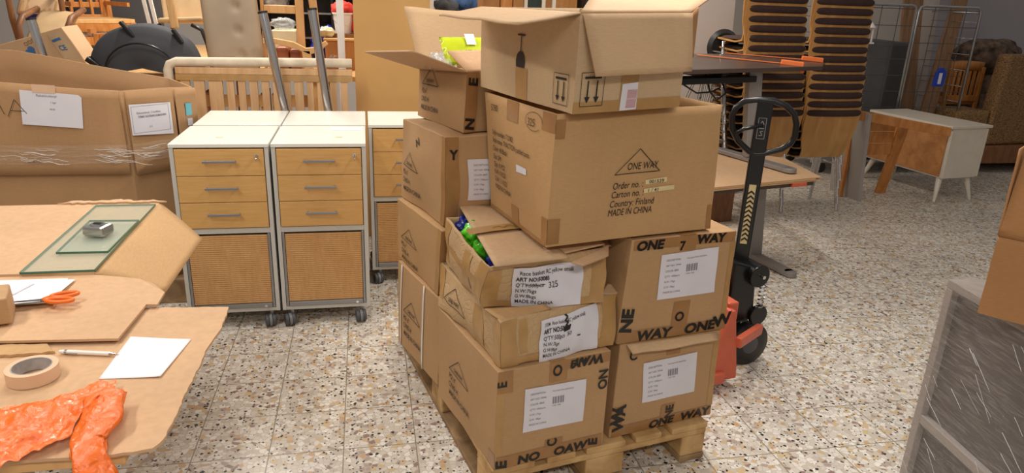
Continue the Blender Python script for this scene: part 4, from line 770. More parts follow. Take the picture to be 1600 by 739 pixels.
# ------------------------------------------------------------------ stacks of plywood chairs
def stack_chair():
    t = thing('stacking_chair', '', 'chair')
    prof = [(.235, .425), (.22, .445), (.15, .452), (.0, .44), (-.10, .436), (-.155, .452), (-.185, .50), (-.205, .58), (-.23, .70), (-.25, .80)]
    wid = [.40, .42, .43, .42, .39, .36, .37, .42, .455, .455]
    cur = [0, 0, .004, .006, .004, 0, .01, .02, .028, .03]
    m = MB(); K = 10; th = .011
    def pt(i, k, side):
        y, z = prof[i]; a, b = prof[max(0, i-1)], prof[min(len(prof)-1, i+1)]; ty, tz = b[0]-a[0], b[1]-a[1]; L = math.hypot(ty, tz); ny, nz = tz/L, -ty/L
        s = (k/K-.5)*2; x = s*wid[i]/2; c = cur[i]*s*s
        if nz > .6 or nz < -.6: c = -c
        return Vector((x, y+ny*side*th/2+(c if i >= 5 else 0), z+nz*side*th/2-(0 if i >= 5 else -abs(c))))
    n = len(prof)
    vs = [pt(i, k, sd) for sd in (1, -1) for i in range(n) for k in range(K+1)]
    fs = []
    N1 = n*(K+1)
    for i in range(n-1):
        for k in range(K):
            a = i*(K+1)+k; fs += [(a, a+1, a+K+2, a+K+1), (N1+a+K+1, N1+a+K+2, N1+a+1, N1+a)]
    for i in range(n-1):
        for k in (0, K): a = i*(K+1)+k; fs.append((a, a+K+1, N1+a+K+1, N1+a))
    for k in range(K):
        for i in (0, n-1): a = i*(K+1)+k; fs.append((a, a+1, N1+a+1, N1+a))
    m.add(vs, fs); m.build('plywood_shell', 'ply', t, smooth='angle', merge=True)
    # back pad wrapping over the top rail
    m = MB()
    def pad(u, v):
        s = (u-.5)*2; x = s*.228; c = .03*s*s; a = v*2*math.pi; s2 = math.sin(s*math.pi/2); x = s2*.228; c = .03*s2*s2; e = max(.3, (max(0, 1-abs(s2)**14))**.5); return Vector((x, -.249+c+.017*math.cos(a)*e, .789+.024*math.sin(a)*e))
    m.grid(pad, 20, 14); m.build('back_pad', 'brownfab', t, smooth=True, merge=True)
    m = MB()
    def sp(u, v):
        s = (u-.5)*2; w = (v-.5)*2; e = max(0, (1-abs(s)**6)*(1-abs(w)**6))**.5; return Vector((s*.195, .05+w*.17, .455+.018*e))
    m.grid(sp, 14, 14); m.build('seat_pad', 'brownfab', t, smooth=True)
    for s in (-1, 1):
        m = MB().tube([(s*.14, .12, .430), (s*.225, .13, .425), (s*.238, .15, .38), (s*.245, .21, .012)], .012, 10).cyl((s*.245, .21, 0), .013, .014, 10); m.build('leg', 'chrome', t, smooth='angle')
        m = MB().tube([(s*.14, .02, .430), (s*.225, .0, .425), (s*.238, -.03, .38), (s*.245, -.13, .012)], .012, 10).cyl((s*.245, -.13, 0), .013, .014, 10); m.build('leg', 'chrome', t, smooth='angle')
        MB().tube([(s*.2385, -.03, .36), (s*.2385, .15, .36)], .006, 8).cyl((s*.24, .165, .3), .014, .02, 10).cyl((s*.243, -.07, .2), .014, .02, 10).build('stacking_bumper', 'chrome', t, smooth='angle')
    return t
proto = stack_chair(); first = True
ORD = ['bottom', 'second', 'third', 'fourth', 'fifth', 'sixth', 'seventh', 'eighth', 'ninth', 'tenth', 'eleventh', 'twelfth', 'thirteenth', 'top']
for nm, x0, y0, rz, dx, dy in (('left', 2.88, 4.83, .06, -.0125, -.004), ('right', 3.36, 4.84, .03, -.009, -.004)):
    rr = random.Random(3)
    for k in range(14):
        c = proto if first else copy_tree(proto); first = False
        c.location = (x0+dx*k+rr.uniform(-.006, .006), y0+dy*k+rr.uniform(-.004, .004), .064*k); c.rotation_euler = (0, 0, rz+rr.uniform(-.012, .012))
        pos = 'lowest chair' if k == 0 else ('topmost chair' if k == 13 else ORD[k]+' chair from the bottom')
        tag(c, '%s of the %s stack of plywood chairs with dark brown pads' % (pos, nm), 'chair', 'stacked plywood chairs in the %s stack' % nm)

# ------------------------------------------------------------------ things behind, right side
tag(MB().hexa([(2.35, 5.32, 0), (2.92, 5.36, 0), (2.92, 5.40, 0), (2.35, 5.36, 0), (2.30, 5.36, 1.85), (2.87, 5.40, 1.85), (2.87, 5.44, 1.85), (2.30, 5.40, 1.85)]).build('white_board', 'panelw', None, bevel=.003), 'tall white board standing left of the chair stacks', 'board')
t = thing('office_chair', 'black office chair with chrome arm behind the upper desk, left of the chair stack', 'chair', (2.50, 4.95, 0))
MB().lathe((2.56, 4.9, 1.22), [(.001, -.03), (.10, -.028), (.125, 0), (.10, .028), (.001, .03)], 32, (0, 1, 0)).build('backrest', 'dark', t, smooth='angle')
MB().tube([(2.30, 5.05, .55), (2.40, 4.86, 1.12), (2.5, 4.83, 1.16), (2.57, 4.88, 1.14)], .012, 10).tube([(2.40, 5.05, .55), (2.56, 4.92, 1.12)], .012, 10).build('frame', 'chrome', t, smooth=True)
MB().box(2.12, 2.48, 4.95, 5.26, .48, .54).build('seat', 'dark', t, bevel=.02); MB().cyl((2.29, 5.1, .08), .03, .4, 16).build('gas_column', 'dark', t)
m = MB()
for k in range(5): a = k*1.2566; m.bar((2.29, 5.1, .09), (2.29+.19*math.cos(a), 5.1+.19*math.sin(a), .05), .04, .03); m.cyl((2.29+.19*math.cos(a), 5.1+.19*math.sin(a)-.01, .026), .025, .02, 14, 'y')
m.build('star_base', 'dark', t)
# roll cage
SH = []
def cage():
    t = thing('mesh_trolley', 'wire mesh roll cage with rounded tube frames in front of leaning planks', 'roll cage', (4.5, 5.4, 0)); SH.append(t)
    for (x0, x1) in ((3.80, 4.53), (4.555, 5.22)):
        z1 = 1.562; p = [(x0, 5.4, .12), (x0, 5.4, z1-.05), (x0+.015, 5.4, z1-.012), (x0+.05, 5.4, z1), (x1-.05, 5.4, z1), (x1-.015, 5.4, z1-.012), (x1, 5.4, z1-.05), (x1, 5.4, .12)]
        f = MB().tube(p, .0125, 10).build('tube_frame', 'steel', t, smooth=True)
        m = MB()
        for k in range(10): z = .2+k*.148; m.tube([(x0, 5.4, z), (x1, 5.4, z)], .0038, 6)
        for k in range(1, 4): x = x0+(x1-x0)*k/4; m.tube([(x, 5.396, .14), (x, 5.396, z1)], .0038, 6)
        m.build('wire_mesh', 'mesh_wire', t)
    for x in (3.80, 5.22):
        m = MB().tube([(x, 5.42, 1.52), (x, 6.05, 1.52), (x, 6.05, .15)], .0125, 10); 
        for k in range(9): m.tube([(x, 5.42, .25+k*.148), (x, 6.05, .25+k*.148)], .003, 6)
        m.build('side_frame', 'steel', t, smooth=True)
    MB().box(3.80, 5.22, 5.4, 6.05, .11, .135).build('base', 'steel', t, bevel=.003)
    for x in (3.88, 5.14):
        for y in (5.47, 5.98): MB().cyl((x, y-.015, .05), .05, .03, 20, 'y').box(x-.03, x+.03, y-.022, y+.022, .07, .109).build('caster', 'dark', t)
cage()
t = thing('grey_box', 'dark grey upholstered box standing inside the mesh trolley', 'box', (4.4, 5.72, .136)); SH.append(t)
MB().hexa([(4.10, 5.62, .136), (4.41, 5.46, .136), (4.80, 5.64, .136), (4.45, 5.90, .136), (4.08, 5.62, 1.25), (4.40, 5.46, 1.23), (4.78, 5.64, 1.225), (4.42, 5.90, 1.25)]).build('body', 'greyfab', t, bevel=.03)
def leaner(label, a, b, w, th, mat, name='plank', cat='plank'):
    SH.append(tag(MB().bar(a, b, w*1.08, th, (0, -1, .3)).build(name, mat, None, bevel=.003), label, cat))
leaner('wide brown plank leaning upright in the trolley beside the grey box', (4.97, 5.75, .14), (4.80, 5.88, 2.1), .20, .03, 'plank')
leaner('pale narrow moulding on the right edge of the wide brown plank', (5.09, 5.78, .14), (4.92, 5.92, 2.1), .035, .02, 'palewood')
leaner('brown plank leaning at a slant behind the blue holder', (5.02, 5.60, .14), (5.37, 5.80, 2.1), .14, .03, 'plank')
leaner('white narrow board leaning beside the slanting brown plank', (5.11, 5.70, .14), (5.50, 5.92, 2.1), .08, .03, 'white_wood')
leaner('dark narrow board at the right of the slanting planks', (5.28, 5.90, .14), (5.66, 6.15, 2.1), .09, .03, 'desk_top')
SH.append(tag(MB().hexa([(4.94, 5.92, .14), (5.30, 5.92, .14), (5.30, 5.95, .14), (4.94, 5.95, .14), (4.92, 6.02, 1.9), (5.28, 6.02, 1.9), (5.28, 6.05, 1.9), (4.92, 6.05, 1.9)]).build('white_board', 'panelw', None), 'white board leaning behind the planks in the trolley', 'board'))
t = thing('document_holder', 'blue plastic holder with white barcode hooked on the mesh', 'holder', (4.9, 5.38, .88)); SH.append(t)
MB().prism([(4.845, 5.385, .885), (4.955, 5.385, .885), (4.965, 5.385, 1.0), (4.955, 5.385, 1.04), (4.935, 5.385, 1.045), (4.93, 5.385, 1.06), (4.885, 5.385, 1.06), (4.88, 5.385, 1.04), (4.86, 5.385, 1.02)], (0, -.02, 0)).build('shell', 'blue', t, bevel=.003)
m = MB().box(4.888, 4.922, 5.361, 5.364, .91, 1.01).build('barcode_label', 'paper', t)
t = thing('lantern', 'small white lantern ornament on the left mesh panel', 'lantern', (4.05, 5.37, 1.26)); SH.append(t)
m = MB().box(4.0, 4.1, 5.33, 5.39, 1.26, 1.275).lathe((4.05, 5.36, 1.40), [(.055, 0), (.04, .02), (.012, .05), (.004, .06)], 12)
for a in range(6): m.bar((4.05+.042*math.cos(a*1.047), 5.36+.026*math.sin(a*1.047), 1.275), (4.05+.042*math.cos(a*1.047), 5.36+.026*math.sin(a*1.047), 1.402), .01, .01)
m.build('cage', 'white', t)
for o_ in SH: o_.location += Vector((.42, .50, -.04 if o_.name in ('document_holder', 'lantern') else 0))   # the trolley stands behind the sideboard
# white sideboard on tapered legs, seen from its raw back
t = thing('white_sideboard', 'off-white sideboard on tapered legs turned to show its raw brown back', 'cabinet', (4.85, 5.3, 0))
MB().prism([(4.66, 4.885, .64), (5.115, 4.95, .64), (5.02, 5.84, .64), (4.575, 5.78, .64)], .022).build('top_panel', 'white_wood', t, bevel=.003)
q = [(4.69, 4.90), (5.06, 4.953), (4.975, 5.80), (4.60, 5.75)]
MB().hexa([(*q[0], .20), (*q[1], .20), (*q[2], .20), (*q[3], .20), (*q[0], .617), (*q[1], .617), (*q[2], .617), (*q[3], .617)]).build('body', 'white_wood', t, bevel=.002)
MB().hexa([(4.676, 4.93, .215), (4.682, 4.93, .215), (4.596, 5.73, .215), (4.590, 5.73, .215), (4.676, 4.93, .60), (4.682, 4.93, .60), (4.596, 5.73, .60), (4.590, 5.73, .60)]).build('raw_back_panel', 'cabwood', t)
MB().hexa([(5.062, 4.95, .205), (5.085, 4.953, .205), (5.00, 5.80, .205), (4.977, 5.80, .205), (5.062, 4.95, .612), (5.085, 4.953, .612), (5.00, 5.80, .612), (4.977, 5.80, .612)]).build('door', 'white_wood', t, bevel=.002)
for x, y, dx, dy in ((4.72, 4.96, -.06, -.06), (5.02, 5.0, .04, -.05), (4.66, 5.70, -.06, .05), (4.93, 5.74, .05, .05)):
    MB().tube([(x, y, .199), (x+dx, y+dy, 0)], [.026, .012], 14).build('leg', 'white_wood', t, smooth='angle')
tag(MB().bar((3.86, 5.06, .765), (4.56, 4.93, .585), .07, .05).build('wooden_rail', 'chairwood', None, bevel=.004) if False else MB().hexa([(3.75, 5.00, .69), (4.62, 4.845, .565), (4.63, 4.875, .565), (3.76, 5.03, .69), (3.75, 5.00, .765), (4.62, 4.845, .635), (4.63, 4.875, .635), (3.76, 5.03, .765)]).build('bed_rail', 'chairwood', None, bevel=.004), 'long orange pine rail leaning along the back of the white sideboard', 'rail')
t = thing('pine_trestle', 'orange pine end frame with boards between chair stack and white sideboard', 'frame', (4.2, 5.2, 0))
MB().hexa([(4.34, 5.20, 0), (4.43, 5.20, 0), (4.43, 5.23, 0), (4.34, 5.23, 0), (4.33, 5.06, .66), (4.42, 5.06, .66), (4.42, 5.09, .66), (4.33, 5.09, .66)]).build('leg', 'chairwood', t, bevel=.003)
for z in (.36, .46, .56): MB().box(3.95, 4.33, 5.12, 5.14, z, z+.09).build('board', 'chairwood', t, bevel=.003)
MB().box(3.92, 3.95, 5.11, 5.15, 0, .66).build('leg', 'chairwood', t, bevel=.003)
tag(MB().hexa([(3.99, 4.97, 0), (4.02, 4.97, 0), (4.02, 5.35, 0), (3.99, 5.35, 0), (3.90, 4.93, .73), (3.93, 4.93, .73), (3.93, 5.35, .73), (3.90, 5.35, .73)]).build('chipboard_panel', 'frame_grey', None, bevel=.002), 'grey brown board standing on edge right of the chair stacks', 'board')
# rattan armchair, cushion, slatted chair
t = thing('rattan_armchair', 'woven brown rattan armchair at the right rear', 'armchair', (6.3, 6.1, 0))
MB().hexa([(5.99, 5.85, .28), (6.95, 5.95, .28), (6.95, 6.12, .28), (5.99, 6.02, .28), (6.02, 5.83, 1.155), (6.95, 5.95, 1.155), (6.95, 6.10, 1.155), (6.02, 5.99, 1.155)]).build('arm_panel', 'rattan', t, bevel=.03)
MB().box(5.62, 5.985, 5.86, 6.19, .25, .62).build('seat', 'rattan', t, bevel=.03)
MB().box(5.95, 6.98, 5.83, 6.14, .10, .279).build('skirt', 'darkwood', t, bevel=.01)
for x in (5.7, 6.85):
    for y in (5.9, 6.1): MB().cyl((x, y, 0), .025, .099 if x > 6 else .25, 12).build('leg', 'darkwood', t)
t = thing('slatted_chair', 'orange wooden chair back with vertical slats between trolley and rattan armchair', 'chair', (5.95, 6.3, 0))
rail = MB().grid(lambda u, v: Vector((5.76+.40*u, 6.24-.02*math.sin(u*3.14), .96+.09*v+.012*math.sin(u*3.14))), 10, 2).build('top_rail', 'chairwood', t, smooth=True, solid=.022)
MB().box(5.77, 6.14, 6.22, 6.245, .66, .72).build('lower_rail', 'chairwood', t, bevel=.004)
for k in range(6): x = 5.81+k*.058; MB().hexa([(x, 6.225, .72), (x+.026, 6.225, .72), (x+.026, 6.24, .72), (x, 6.24, .72), (x-.002, 6.225, .965), (x+.026, 6.225, .965), (x+.026, 6.24, .965), (x-.002, 6.24, .965)]).build('slat', 'chairwood', t)
for x in (5.755, 6.13): MB().box(x, x+.035, 6.22, 6.25, 0, 1.0).build('leg', 'chairwood', t, bevel=.004)
MB().box(5.77, 6.14, 6.26, 6.72, .624, .652).build('seat', 'chairwood', t, bevel=.006)
for x in (5.755, 6.13): MB().box(x, x+.035, 6.70, 6.735, .652, .70).build('arm_stub', 'chairwood', t)
blob('patterned_cushion', 'brown patterned cushion heaped above the slatted chair and rattan armchair', 'cushion', (6.36, 6.44, 1.08), .33, 'pattern', 31, (1.15, .6, .62), amp=.18)
tag(MB().box(6.2, 6.95, 6.16, 6.7, .001, .92).build('upholstered_pouffe', 'pattern', None, bevel=.05), 'tall dark upholstered block under the patterned cushion behind the rattan armchair', 'pouffe')
tag(MB().tube([(6.6, 7.2, 0), (6.62, 7.2, 2.9)], .03, 12).build('wall_pipe', 'grey_paint', None, smooth='angle'), 'grey vertical pipe on the rear right wall', 'pipe')

# ------------------------------------------------------------------ wrapped grey cabinet and carton at right
t = thing('wrapped_cabinet', 'grey framed cabinet wrapped in clear stretch film, near right corner', 'cabinet', (1.9, 1.1, 0))
e1 = Vector((-.128, -.992, 0)); e2 = Vector((.992, -.128, 0)); o = Vector((1.732, 1.697, 0))
Q = lambda a, b, z: o+e1*a+e2*b+Vector((0, 0, z))
LL, DD, ZT = 1.25, .60, .745
def fbox(a0, a1, b0, b1, z0, z1): return MB().hexa([Q(a0, b0, z0), Q(a0, b1, z0), Q(a1, b1, z0), Q(a1, b0, z0), Q(a0, b0, z1), Q(a0, b1, z1), Q(a1, b1, z1), Q(a1, b0, z1)])
fbox(0, LL, 0, DD, ZT-.025, ZT).build('top_panel', 'frame_grey', t, bevel=.002)
fbox(0, .03, 0, DD, 0, ZT-.0255).build('side_panel', 'frame_grey', t, bevel=.002); fbox(LL-.03, LL, 0, DD, 0, ZT-.0255).build('side_panel', 'frame_grey', t, bevel=.002)
fbox(.0305, LL-.0305, 0, .03, .255, .285).build('rail', 'frame_grey', t, bevel=.002); fbox(.0305, LL-.0305, 0, .03, .0, .03).build('rail', 'frame_grey', t)
fbox(.0305, LL-.0305, .022, .04, .286, ZT-.026).build('door_panel', 'greyboard', t); fbox(.0305, LL-.0305, .022, .04, .031, .254).build('drawer_panel', 'greyboard', t)
m = MB(); m.grid(lambda u, v: Q(-.004+u*(LL+.008), -.006-.004*noise.noise(Vector((u*9, v*14, 0))), .004+v*(ZT+.003)), 60, 40)
m.grid(lambda u, v: Q(-.004+u*(LL+.008), -.006+v*(DD+.01), ZT+.006+.003*noise.noise(Vector((u*12, v*9, 4)))), 60, 24)
m.build('stretch_film', 'wrap', t, smooth=True)
m = MB(); rr = random.Random(5)
for k in range(56):
    a, z = rr.uniform(.02, 1.0), rr.uniform(.03, .70); L_ = rr.uniform(.02, .10); s_ = -rr.uniform(.45, 1.1)
    pts = [Q(a+L_*i/4, -.0125, max(.01, z+s_*L_*i/4+.0006*math.sin(i*2+k))) for i in range(5)]; m.tube(pts, .0003+rr.random()*.0005, 5)
for k in range(20):
    a, b = rr.uniform(.02, .5), rr.uniform(.02, .3); pts = [Q(a+.012*i, b+.018*i*(1 if k % 2 else -.3)+.003*math.sin(i*2), ZT+.011) for i in range(4)]; m.tube(pts, .0006, 5)
m.build('crease_highlight', 'glint', t, smooth=True)  # thin white strands stand in for light glinting on the film folds
n_ = Vector((1.591, 1.442, 0)); f1 = Vector((.59, -.807, 0)); f2 = Vector((.807, .59, 0)); zb = ZT+.0135
K8 = [n_, n_+f1*.42, n_+f1*.42+f2*.32, n_+f2*.32]
BR = Carton('open_carton', 'plain orange brown carton with raised flaps on the wrapped grey cabinet', [v+Vector((0, 0, zb)) for v in K8]+[v+Vector((0, 0, .975)) for v in K8], 'card_dark', open_top=True, amp=.002, seed=17)
a, b, c, d = (v+Vector((0, 0, .976)) for v in K8)
BR.flap([a, b, b+Vector((.0, 0, .22)), a+Vector((.012, .0, .22))], 'card_dark', .004); BR.flap([d, a, a+Vector((-.0, .006, .225)), d+Vector((0, 0, .225))], 'card_dark', .004); BR.flap([c, d, d+f2*.1+Vector((0, 0, .16)), c+f2*.1+Vector((0, 0, .16))], 'card_dark', .004)

# ------------------------------------------------------------------ slatted bed side, tubes, fibreboard behind the pedestals
t = thing('slatted_bed_side', 'pale wooden slatted bed side with cream padded roll behind the pedestals', 'bed', (-.6, 4.35, 0))
Yb = 4.35
MB().tube([(-1.075, Yb, .72), (-1.078, Yb, 1.055), (-1.065, Yb, 1.085), (-1.03, Yb, 1.10), (-.56, Yb-.002, 1.105), (-.07, Yb, 1.108)], .026, 14).build('padded_roll', 'cream', t, smooth=True)
MB().box(-1.04, -.07, Yb-.015, Yb+.015, 1.035, 1.072).build('top_rail', 'bedwood', t, bevel=.003); MB().box(-1.04, -.07, Yb-.015, Yb+.015, .30, .36).build('bottom_rail', 'bedwood', t, bevel=.003)
MB().box(-1.04, -.07, Yb-.017, Yb-.0155, 1.00, 1.035).build('tape_strip', 'tape_pale', t)
x = -1.02
for i, w in enumerate([.05, .055, .075, .04, .04, .045, .04, .035, .04, .05, .035, .05, .04, .04, .05, .04, .03]):
    if x+w > -.08: break
    MB().box(x, x+w, Yb-.012, Yb+.012, .361, 1.034).build('slat', 'bedwood', t, bevel=.002); x += w+.022
for x in (-1.04, -.10): MB().box(x, x+.04, Yb-.02, Yb+.02, 0, .2995).build('leg', 'bedwood', t, bevel=.003)
def tubeleg(label, a, b, r=.025):
    a, b = Vector(a), Vector(b); d = (b-a).normalized(); t = thing('chrome_table_leg', label, 'table leg', a); MB().tube([a, b], r, 24).build('tube', 'chrome', t, smooth='angle')
    MB().tube([b, b+d*.012], r*1.06, 24).build('end_cap', 'dark', t, smooth='angle'); MB().tube([a, a-d*.004], r*1.2, 20).build('mounting_flange', 'steel', t)
tubeleg('left shiny chrome tube leg leaning in front of the slatted bed side', (-.30, 4.14, .004), (-.535, 4.25, 1.375))
tubeleg('right shiny chrome tube leg leaning in front of the slatted bed side', (-.11, 4.14, .004), (-.272, 4.25, 1.40))
tubeleg('chrome tube leg leaning behind the big cardboard container at far left', (-1.55, 4.35, .004), (-1.745, 4.4, 1.30), .024)
tag(MB().hexa([(-.055, 4.45, 0), (.405, 4.45, 0), (.405, 4.47, 0), (-.055, 4.47, 0), (-.055, 4.58, 1.95), (.405, 4.58, 1.95), (.405, 4.60, 1.95), (-.055, 4.60, 1.95)]).build('fibreboard_panel', 'mdf', None, bevel=.001), 'large plain tan fibreboard panel leaning behind the stacked cartons', 'board')

# ------------------------------------------------------------------ furniture heap at the left rear
t = thing('storage_bench', 'tall wooden bench carrying the heap of furniture at the rear left', 'bench', (-1.2, 5.2, 0))
MB().box(-2.9, .35, 4.62, 6.95, .97, 1.0).build('bench_top', 'palewood', t, bevel=.002)
for x in (-2.8, -1.9, -1.1, -.3, .3): MB().box(x-.03, x+.03, 4.66, 4.72, 0, .9695).build('leg', 'palewood', t, bevel=.003); MB().box(x-.03, x+.03, 6.8, 6.86, 0, .9695).build('leg', 'palewood', t, bevel=.003)
MB().box(-2.77, .27, 4.67, 5.85, .45, .48).build('lower_shelf', 'palewood', t)
def slat_chair(label, loc, rz, mat='chairwood', seat='palewood', h=.85, w=.42, d=.40, sh=.42, name='wooden_chair', flip=False, slats=5):
    t = thing(name, label, 'chair'); 
    MB().box(-w/2+.002, w/2-.002, -d/2+.002, d/2-.002, sh, sh+.03).build('seat', seat, t, bevel=.004)
    for x in (-w/2, w/2-.04):
        MB().box(x, x+.04, -d/2, -d/2+.04, 0, sh-.0005).build('leg', mat, t, bevel=.003)
        MB().hexa([(x, d/2-.0, 0), (x+.04, d/2, 0), (x+.04, d/2+.04, 0), (x, d/2+.04, 0), (x, d/2+.03, h), (x+.04, d/2+.03, h), (x+.04, d/2+.065, h), (x, d/2+.065, h)]).build('leg', mat, t, bevel=.003)
        MB().box(x+.01, x+.03, -d/2+.04, d/2, .18, .21).build('stretcher', mat, t)
    MB().box(-w/2+.04, w/2-.04, -d/2+.005, -d/2+.03, sh-.06, sh-.001).build('apron', mat, t)
    MB().box(-w/2+.0405, w/2-.0405, d/2+.03, d/2+.055, h-.08, h-.005).build('top_rail', mat, t, bevel=.003); MB().box(-w/2+.0405, w/2-.0405, d/2+.018, d/2+.042, sh+.10, sh+.14).build('lower_rail', mat, t, bevel=.003)
    for k in range(slats): x = -w/2+.06+k*(w-.14)/(slats-1); MB().box(x, x+.02, d/2+.026, d/2+.042, sh+.1405, h-.0805).build('slat', mat, t)
    t.rotation_euler = (0, 0, rz); t.location = loc; return t
def lounge(label, loc, rz, mat, frame='darkwood', z=1.0):
    t = thing('lounge_chair', label, 'armchair')
    prof = [(-.30, .34), (-.26, .42), (-.10, .40), (.10, .36), (.20, .40), (.28, .58), (.36, .80)]
    MB().grid(lambda u, v: Vector(((u-.5)*.46, *[prof[min(int(v*6), 5)][k]*(1-(v*6-min(int(v*6), 5)))+prof[min(int(v*6), 5)+1][k]*(v*6-min(int(v*6), 5)) for k in (0, 1)])), 6, 24).build('sling_seat', mat, t, smooth=True, solid=.03)
    for s in (-1, 1):
        MB().tube([(s*.27, .40, .82), (s*.27, .30, .60), (s*.27, .10, .52), (s*.27, -.25, .50), (s*.27, -.33, .44), (s*.27, -.30, .2), (s*.27, -.26, .022)], .02, 10).build('arm', frame, t, smooth=True)
        MB().box(s*.27-.02, s*.27+.02, -.30, .40, 0, .021).build('runner', frame, t, bevel=.003)
    MB().tube([(-.27, .05, .34), (.27, .05, .34)], .015, 8).build('crossbar', frame, t)
    t.rotation_euler = (0, 0, rz); t.location = loc; return t
def sling(label, x0, x1, y, z0, z1, mat):
    t = thing('sling_chair', label, 'chair', ((x0+x1)/2, y, 1.001))
    MB().grid(lambda u, v: Vector((x0+(x1-x0)*u, y+.04*math.sin(v*3.14)+.25*v*v, z0+(z1-z0)*v+.012*math.sin(u*3.14))), 12, 16).build('sling', mat, t, smooth=True, solid=.02)
    m = MB()
    for k in range(7): u = (k+.7)/8; m.add([Vector((x0+(x1-x0)*(u+du), y+.25*v*v+.04*math.sin(v*3.14)-.012, z0+(z1-z0)*v)) for du, v in ((0, .05), (.05, .05), (.05, .35+.1*(k % 3)), (0, .35+.1*(k % 3)))], [(0, 1, 2, 3)])
    m.build('stripe_patch', 'tape_pale', t)
    for x in (x0-.02, x1+.02): MB().tube([(x, y+.28, z1+.02), (x+.01, y+.02, z1-.02), (x, y-.03, z0+(z1-z0)*.5), (x-.01, y, z0-.03), (x, y+.05, 1.002)], .018, 10).build('curved_arm', 'darkwood', t, smooth=True)
    MB().box(x0, x1, y+.02, y+.05, z0-.03, z0-.005).build('front_bar', 'navy', t)
sling('lower sling chair with striped beige seat and curved brown arms, far left of the heap', -2.02, -1.79, 4.98, 1.16, 1.31, 'leather2')
sling('upper sling chair with pinkish seat showing above the lower one, far left', -2.16, -1.90, 5.25, 1.30, 1.52, 'card_pink')
tag(MB().hexa([(-2.34, 4.63, 1.001), (-2.26, 4.63, 1.001), (-2.26, 4.70, 1.001), (-2.34, 4.70, 1.001), (-2.30, 4.63, 1.75), (-2.22, 4.63, 1.75), (-2.22, 4.70, 1.75), (-2.30, 4.70, 1.75)]).build('wooden_post', 'chairwood', None, bevel=.004), 'orange wooden post at the left edge of the picture', 'post')
# tilted appliance carton
Ca = Carton('carton', 'tilted brown carton with blue printing among the furniture heap', [(-2.05, 4.70, 1.002), (-1.585, 4.70, 1.002), (-1.57, 4.90, 1.002), (-2.03, 4.92, 1.002), (-2.10, 4.66, 1.125), (-1.70, 4.66, 1.252), (-1.685, 4.86, 1.257), (-2.09, 4.9, 1.13)], 'card_light', amp=.002, seed=41)
Wc, Hc = Ca.dim('front'); dd = Draw()
dd.poly([(.20+.026*math.cos(a), .125+.020*math.sin(a)) for a in [k*.52 for k in range(12)]]).poly([(.215+.018*math.cos(a), .142+.018*math.sin(a)) for a in [k*.52 for k in range(12)]])
Ca.print('blue_print', 'front', dd, 'bluebrand'); Ca.print('printed_text', 'front', Draw().text('WATER', .20, .085, .022, 1).rect(.20, .168, .216, .184).rect(.225, .173, .241, .189).rect(.25, .178, .266, .194), 'ink_brown')
Ca.patch('white_side_label', 'front', [(.78, .1), (.97, .1), (.97, .92), (.78, .92)], 'card_pale', None, .002, 6); Ca.print('blue_print', 'front', Draw().text('CE', .36, .11, .035, .9, 0, .03).line((.35, .16), (.40, .165), .012), 'bluebrand')
# folded garden chairs
for k in range(4):
    t = thing('folded_garden_chair', ['front', 'second', 'third', 'rearmost'][k]+' of the folded dark green metal chairs left of the wooden chairs', 'folding chair', (-2.56+.03*k, 6.62+.03*k, 1.0)); o = Vector(t.location)
    for s in (0, .05): MB().tube([o+Vector((.16+s*.2, s*3, 0)), o+Vector((-.06+s, s*3, .62))], .010, 8).build('frame_tube', 'green_dark', t, smooth=True)
    m = MB()
    for j in range(9): m.bar(o+Vector((.13-.022*j, -.005, .08+.058*j)), o+Vector((.14-.022*j, .155, .08+.058*j)), .03, .006)
    m.build('slat_rows', 'green_dark', t)
# wooden chair pair (a chair upside of another)
def armchair_arms(t, w, d, sh, mat, n=4):
    for sx in (-1, 1):
        x = sx*(w/2-.02); MB().box(x-.018, x+.018, -d/2+.001, -d/2+.038, sh+.031, sh+.24).build('arm_post', mat, t, bevel=.003)
        MB().box(x-.024, x+.024, -d/2-.01, d/2+.028, sh+.2405, sh+.262).build('armrest', mat, t, bevel=.004)
        for k in range(n): y = -d/2+.09+k*(d-.12)/n; MB().box(x-.008, x+.008, y, y+.018, sh+.0305, sh+.24).build('spindle', mat, t)
c_ = slat_chair('lower wooden armchair with patterned woven seat in the heap, under another chair', (-2.0, 6.20, 1.001), .72, seat='woven', sh=.115, h=.50, w=.44, d=.42)
c_ = slat_chair('upper wooden armchair resting on the patterned woven seat', (-2.03, 6.20, 1.149), .72, sh=.06, h=.60, w=.44, d=.42, slats=6); armchair_arms(c_, .44, .42, .06, 'chairwood')
slat_chair('wooden chair in front of the stacked armchairs, its slats showing left of the black bag', (-1.62, 5.35, 1.001), .1, slats=6, sh=.03, h=.17, w=.34, d=.2)
tag(MB().box(-2.6, -1.7, 6.87, 6.91, 1.001, 1.7).build('grey_board', 'greyfab', None, bevel=.003), 'dark grey board standing behind the stacked wooden armchairs', 'board')
